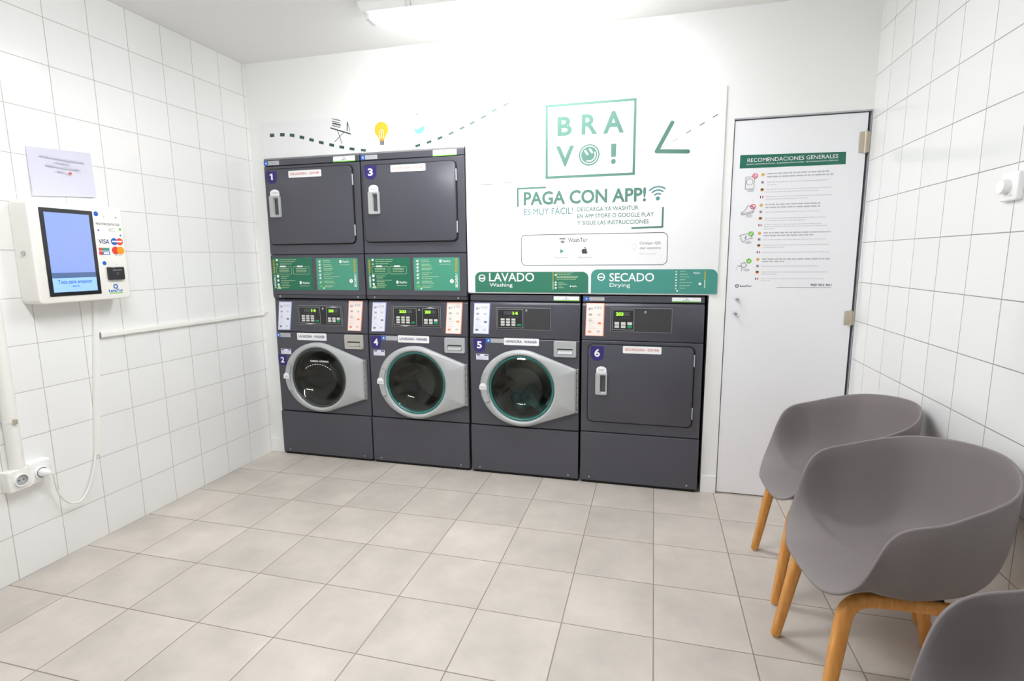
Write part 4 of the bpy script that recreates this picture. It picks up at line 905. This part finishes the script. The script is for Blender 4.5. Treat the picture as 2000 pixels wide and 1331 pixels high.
g = G(); a = Vector((.0, -1.148, 1.1705)); b = Vector((.0, -1.236, .424))
g.loft([[(x, y + o, z) for x, o in ((.001, -.0135), (.001, .0135), (.012, .0125), (.012, -.0125))] for y, z in ((a.y, a.z), (b.y, b.z))], PVC); g.add([(.001, b.y - .0135, b.z), (.001, b.y + .0135, b.z), (.012, b.y + .0125, b.z), (.012, b.y - .0125, b.z)], [(0, 1, 2, 3)], PVC)
tag(g.build('cable_raceway'), 'slim white upright raceway hanging below the payment kiosk', 'cable duct')
t = thing('cable_trunking', (0, -.58, .99), 'white horizontal trunking low across the left tiled wall to the machines', 'cable duct')
g = G(left); g.prism([(-1.150, .983), (-.006, .976), (-.006, .999), (-1.150, 1.013)], 0.001, .014, PVC, .002); g.build('base', t)
g = G(left, .014); g.prism([(-1.150, .987), (-.006, .979), (-.006, .993), (-1.150, 1.006)], 0, .003, PVC, .001); g.build('lid', t)
G(left, .004).box(.003, .016, -1.1525, -1.1495, .986, 1.010, SILVERD).build('end_cap', t)
G().tube([(.008, -.008, .990), (.012, -.002, .993), (.030, -.004, .997), (.045, -.003, 1.000)], .003, PVC, 8).build('cable_end', t, smooth=True)
t = thing('pipe_duct', (0, -1.57, 1.3), 'white vertical duct rising from the socket box at the left edge', 'cable duct')
g = G(); P0 = (.018, -1.577, .480); P1 = (.018, -1.590 + .005, ZC - .002)
g.tube([(.020, -1.577, .490), (.020, -1.577, 1.2), (.020, -1.577, ZC - .002)], .0265, PVC, 20); g.build('duct', t, smooth=True)
g = G(); g.tube([(.020, -1.577, .690), (.020, -1.577, .700)], .0280, PVC, 20); g.box(.002, .010, -1.61, -1.540, .692, .699, VSILVER, .002); g.box(.038, .056, -1.585, -1.572, .684, .706, HINGEM, .002); lab(g.build('pipe_clip', t, smooth=True), 'metal clip with screw')
t = thing('socket_box', (0, -1.55, .45), 'white surface-mounted double socket box low on the left tiled wall', 'socket')
g = G(left); g.prism(rrect(-1.632, .400, -1.546, .490, .006, 4), 0.001, .046, PVC, .004); g.build('socket_housing', t, smooth=True, angle=50)
g = G(left); g.prism(rrect(-1.546, .403, -1.462, .497, .006, 4), 0.001, .040, VWHITE, .004); g.build('socket_housing', t, smooth=True, angle=50)
for u, v, d in ((-1.586, .444, .046), (-1.504, .445, .040)):
    g = G(left, d); n = 28; R = [[left(*p, d + e) for p in circ(u, v, r, n)] for r, e in ((.027, 0), (.0265, .008), (.0225, .008), (.0205, .0010))]
    g.loft(R[:3], VWHITE); g.loft(R[2:], VSILVER); g.poly(circ(u, v, .020, n), .0010, SILVER); g.disc(u - .009, v, .003, .0016, BLACK, 10); g.disc(u + .009, v, .003, .0016, BLACK, 10)  # shade of the recess put into the grey of the outlet cup
    g.build('outlet', t, smooth=True, angle=40)
t = thing('power_cable', (.05, -1.50, .44), 'thin white power cable looping from the socket up to the raceway', 'cable')
g = G(); g.tube([(.0445, -1.504, .445), (.060, -1.503, .445), (.070, -1.500, .444), (.082, -1.494, .440)], [.0185, .0185, .015, .008], VWHITE, 18); g.build('plug', t, smooth=True, angle=60)
def smooth_path(P, n=8):
    P = [Vector(p) for p in P]; out = []
    for i in range(len(P) - 1):
        a, b, c, d = P[max(i - 1, 0)], P[i], P[i + 1], P[min(i + 2, len(P) - 1)]
        for k in range(n):
            q = k / n; out.append(.5 * ((2 * b) + (c - a) * q + (2 * a - 5 * b + 4 * c - d) * q * q + (3 * b - a - 3 * c + d) * q ** 3))
    return out + [P[-1]]
g = G(); g.tube(smooth_path([(.078, -1.497, .442), (.078, -1.484, .430), (.066, -1.474, .392), (.050, -1.455, .328), (.036, -1.421, .274), (.03, -1.387, .246), (.026, -1.348, .242), (.020, -1.304, .282), (.014, -1.270, .347), (.008, -1.244, .424), (.0065, -1.237, .440)]), .0042, PVC, 10); g.build('lead', t, smooth=True)

# ------------------------------------------------------------------ right wall switch
t = thing('wall_switch', (XR, -1.185, 1.55), 'white wall switch with a round dial on the right tiled wall', 'switch')
g = G(right); g.prism(rrect(-1.228, 1.506, -1.143, 1.589, .008, 5), 0.001, .016, VWHITE, .004); g.build('plate', t, smooth=True, angle=50)
g = G(right); n = 28; R = [[right(*p, e) for p in circ(-1.178, 1.549, r, n)] for r, e in ((.022, .016), (.022, .028), (.019, .034), (.010, .035))]
g.loft(R, VWHITE); g.add(R[-1], [tuple(range(n))], VWHITE); lab(g.build('dial', t, smooth=True, angle=50), 'round white dial')
g = G(right, .016); g.disc(-1.199, 1.520, .0022, .0006, VGREY, 8); g.disc(-1.205, 1.520, .0022, .0006, VGREY, 8); g.build('mark', t)

# ------------------------------------------------------------------ chairs
KEYS = [(.2636, 0, .4264), (.2408, .1512, .4188), (.1949, .2445, .4900), (.1299, .2719, .6505), (.0093, .2827, .7010), (-.1645, .2153, .7597), (-.2543, 0, .7851)]
def chair(loc, rz, label):
    t = thing('tub_chair', loc, label, 'chair', 'grey tub chairs along the right wall', rz); ORG[t.name] = (0, 0, 0)
    ring = [Vector(k) for k in KEYS] + [Vector((k[0], -k[1], k[2])) for k in KEYS[-2:0:-1]]
    N = len(ring); rim = []
    for i in range(N):
        a, b, c, d = ring[i - 1], ring[i], ring[(i + 1) % N], ring[(i + 2) % N]
        for k in range(10):
            q = k / 10; rim.append(.5 * ((2 * b) + (c - a) * q + (2 * a - 5 * b + 4 * c - d) * q * q + (3 * b - a - 3 * c + d) * q ** 3))
    n = len(rim); T = 22; C = Vector((.02, 0, .428)); inner = []
    for j in range(1, T + 1):
        s = j / T; row = []
        for p in rim:
            h = Vector((p.x - C.x, p.y - C.y, 0)); rise = max(0.0, p.z - .428); wv = min(1.0, rise / .27); wv = wv * wv * (3 - 2 * wv)
            p1 = C + h * (.42 + .33 * wv) + Vector((0, 0, -.004 - .006 * wv)); p2 = C + h * (.76 + .23 * wv) + Vector((0, 0, .010 * (1 - wv) + rise * .02))
            row.append(C * (1 - s) ** 3 + p1 * (3 * s * (1 - s) ** 2) + p2 * (3 * s * s * (1 - s)) + p * s ** 3)
        inner.append(row)
    bm = bmesh.new(); cv = bm.verts.new(C); rows = [[bm.verts.new(p) for p in r] for r in inner]
    for i in range(n): bm.faces.new((cv, rows[0][i], rows[0][(i + 1) % n]))
    for j in range(T - 1):
        for i in range(n): bm.faces.new((rows[j][i], rows[j + 1][i], rows[j + 1][(i + 1) % n], rows[j][(i + 1) % n]))
    bm.normal_update()
    if cv.normal.z < 0:
        bmesh.ops.reverse_faces(bm, faces=bm.faces[:]); bm.normal_update()
    TH = .009; lo = lambda v: v.co - v.normal * TH
    oc = bm.verts.new(lo(cv)); orow = [[bm.verts.new(lo(v)) for v in r] for r in rows]
    for i in range(n): bm.faces.new((oc, orow[0][(i + 1) % n], orow[0][i]))
    for j in range(T - 1):
        for i in range(n): bm.faces.new((orow[j][i], orow[j][(i + 1) % n], orow[j + 1][(i + 1) % n], orow[j + 1][i]))
    prev = rows[-1]; ax = []
    for i in range(n):
        e = (rows[-1][i].co - rows[-2][i].co).normalized(); ax.append(e)
    for k in (1, 2, 3):
        a = math.pi * k / 4
        cur = [bm.verts.new((rows[-1][i].co + orow[-1][i].co) / 2 + (rows[-1][i].co - orow[-1][i].co) / 2 * math.cos(a) + ax[i] * (TH / 2) * math.sin(a)) for i in range(n)]
        for i in range(n): bm.faces.new((prev[i], cur[i], cur[(i + 1) % n], prev[(i + 1) % n]))
        prev = cur
    for i in range(n): bm.faces.new((prev[i], orow[-1][i], orow[-1][(i + 1) % n], prev[(i + 1) % n]))
    bmesh.ops.recalc_face_normals(bm, faces=bm.faces[:])
    for f in bm.faces: f.smooth = True
    me = bpy.data.meshes.new('seat_shell'); bm.to_mesh(me); bm.free(); me.materials.append(GREYSHELL)
    o = bpy.data.objects.new('seat_shell', me); COL.objects.link(o); o.parent = t; ORG[o.name] = (0, 0, 0)
    lab(o, 'grey moulded plastic tub seat')
    for sgn in (1, -1):
        P = [Vector((.2346, .2064, .006)), Vector((.218, .194, .12)), Vector((.200, .182, .25)), Vector((.187, .172, .335))]
        A, B, Cc = Vector((.187, .172, .335)), Vector((.178, .163, .396)), Vector((.118, .150, .394))
        for i in range(1, 9):
            q = i / 8; P.append(A * (1 - q) ** 2 + B * (2 * q * (1 - q)) + Cc * q * q)
        P += [Vector((.05, .144, .391)), Vector((-.05, .146, .387))]
        A, B, Cc = Vector((-.095, .152, .384)), Vector((-.170, .160, .380)), Vector((-.190, .176, .315)); P.append(A)
        for i in range(1, 9):
            q = i / 8; P.append(A * (1 - q) ** 2 + B * (2 * q * (1 - q)) + Cc * q * q)
        P += [Vector((-.212, .188, .22)), Vector((-.232, .200, .11)), Vector((-.254, .214, .006))]
        rs = []
        for p in P:
            k = min(1.0, max(0.0, p.z / .32)); rs.append((.0150 + .0045 * k, .0150 + .0055 * k))
        P = [Vector((p.x, p.y * sgn, p.z)) for p in P]
        g = G(); g.tube(P, rs, WOOD, 20, sq=.35, up=(1, 0, 0)); fr = lab(g.build('leg_frame', t, smooth=True, angle=60), 'bent oak frame with front and rear leg')
        for e in (0, -1):
            g = G(); p = P[e]; g.tube([(p.x, p.y, 0.0), (p.x, p.y, .007)], .013, CAPM, 14); g.build('foot_cap', fr, smooth=True)
    g = G(); g.box(-.075, -.035, -.150, .150, .396, .414, BRACKET, .004); g.box(.055, .095, -.150, .150, .398, .414, BRACKET, .004); g.box(-.05, .07, -.03, .03, .400, .414, BRACKET, .003)
    g.build('mounting_bracket', t)
    return t
chair((3.3247, -.8075, 0), math.pi + .0134, 'grey tub chair with oak legs, farthest of the three and beside the white door')
chair((3.3082, -1.3945, 0), math.pi + .0840, 'grey tub chair with oak legs, middle one of the three along the right wall')
chair((3.3193, -2.2533, 0), math.pi + .0514, 'grey tub chair in the lower right corner, nearest of the three')
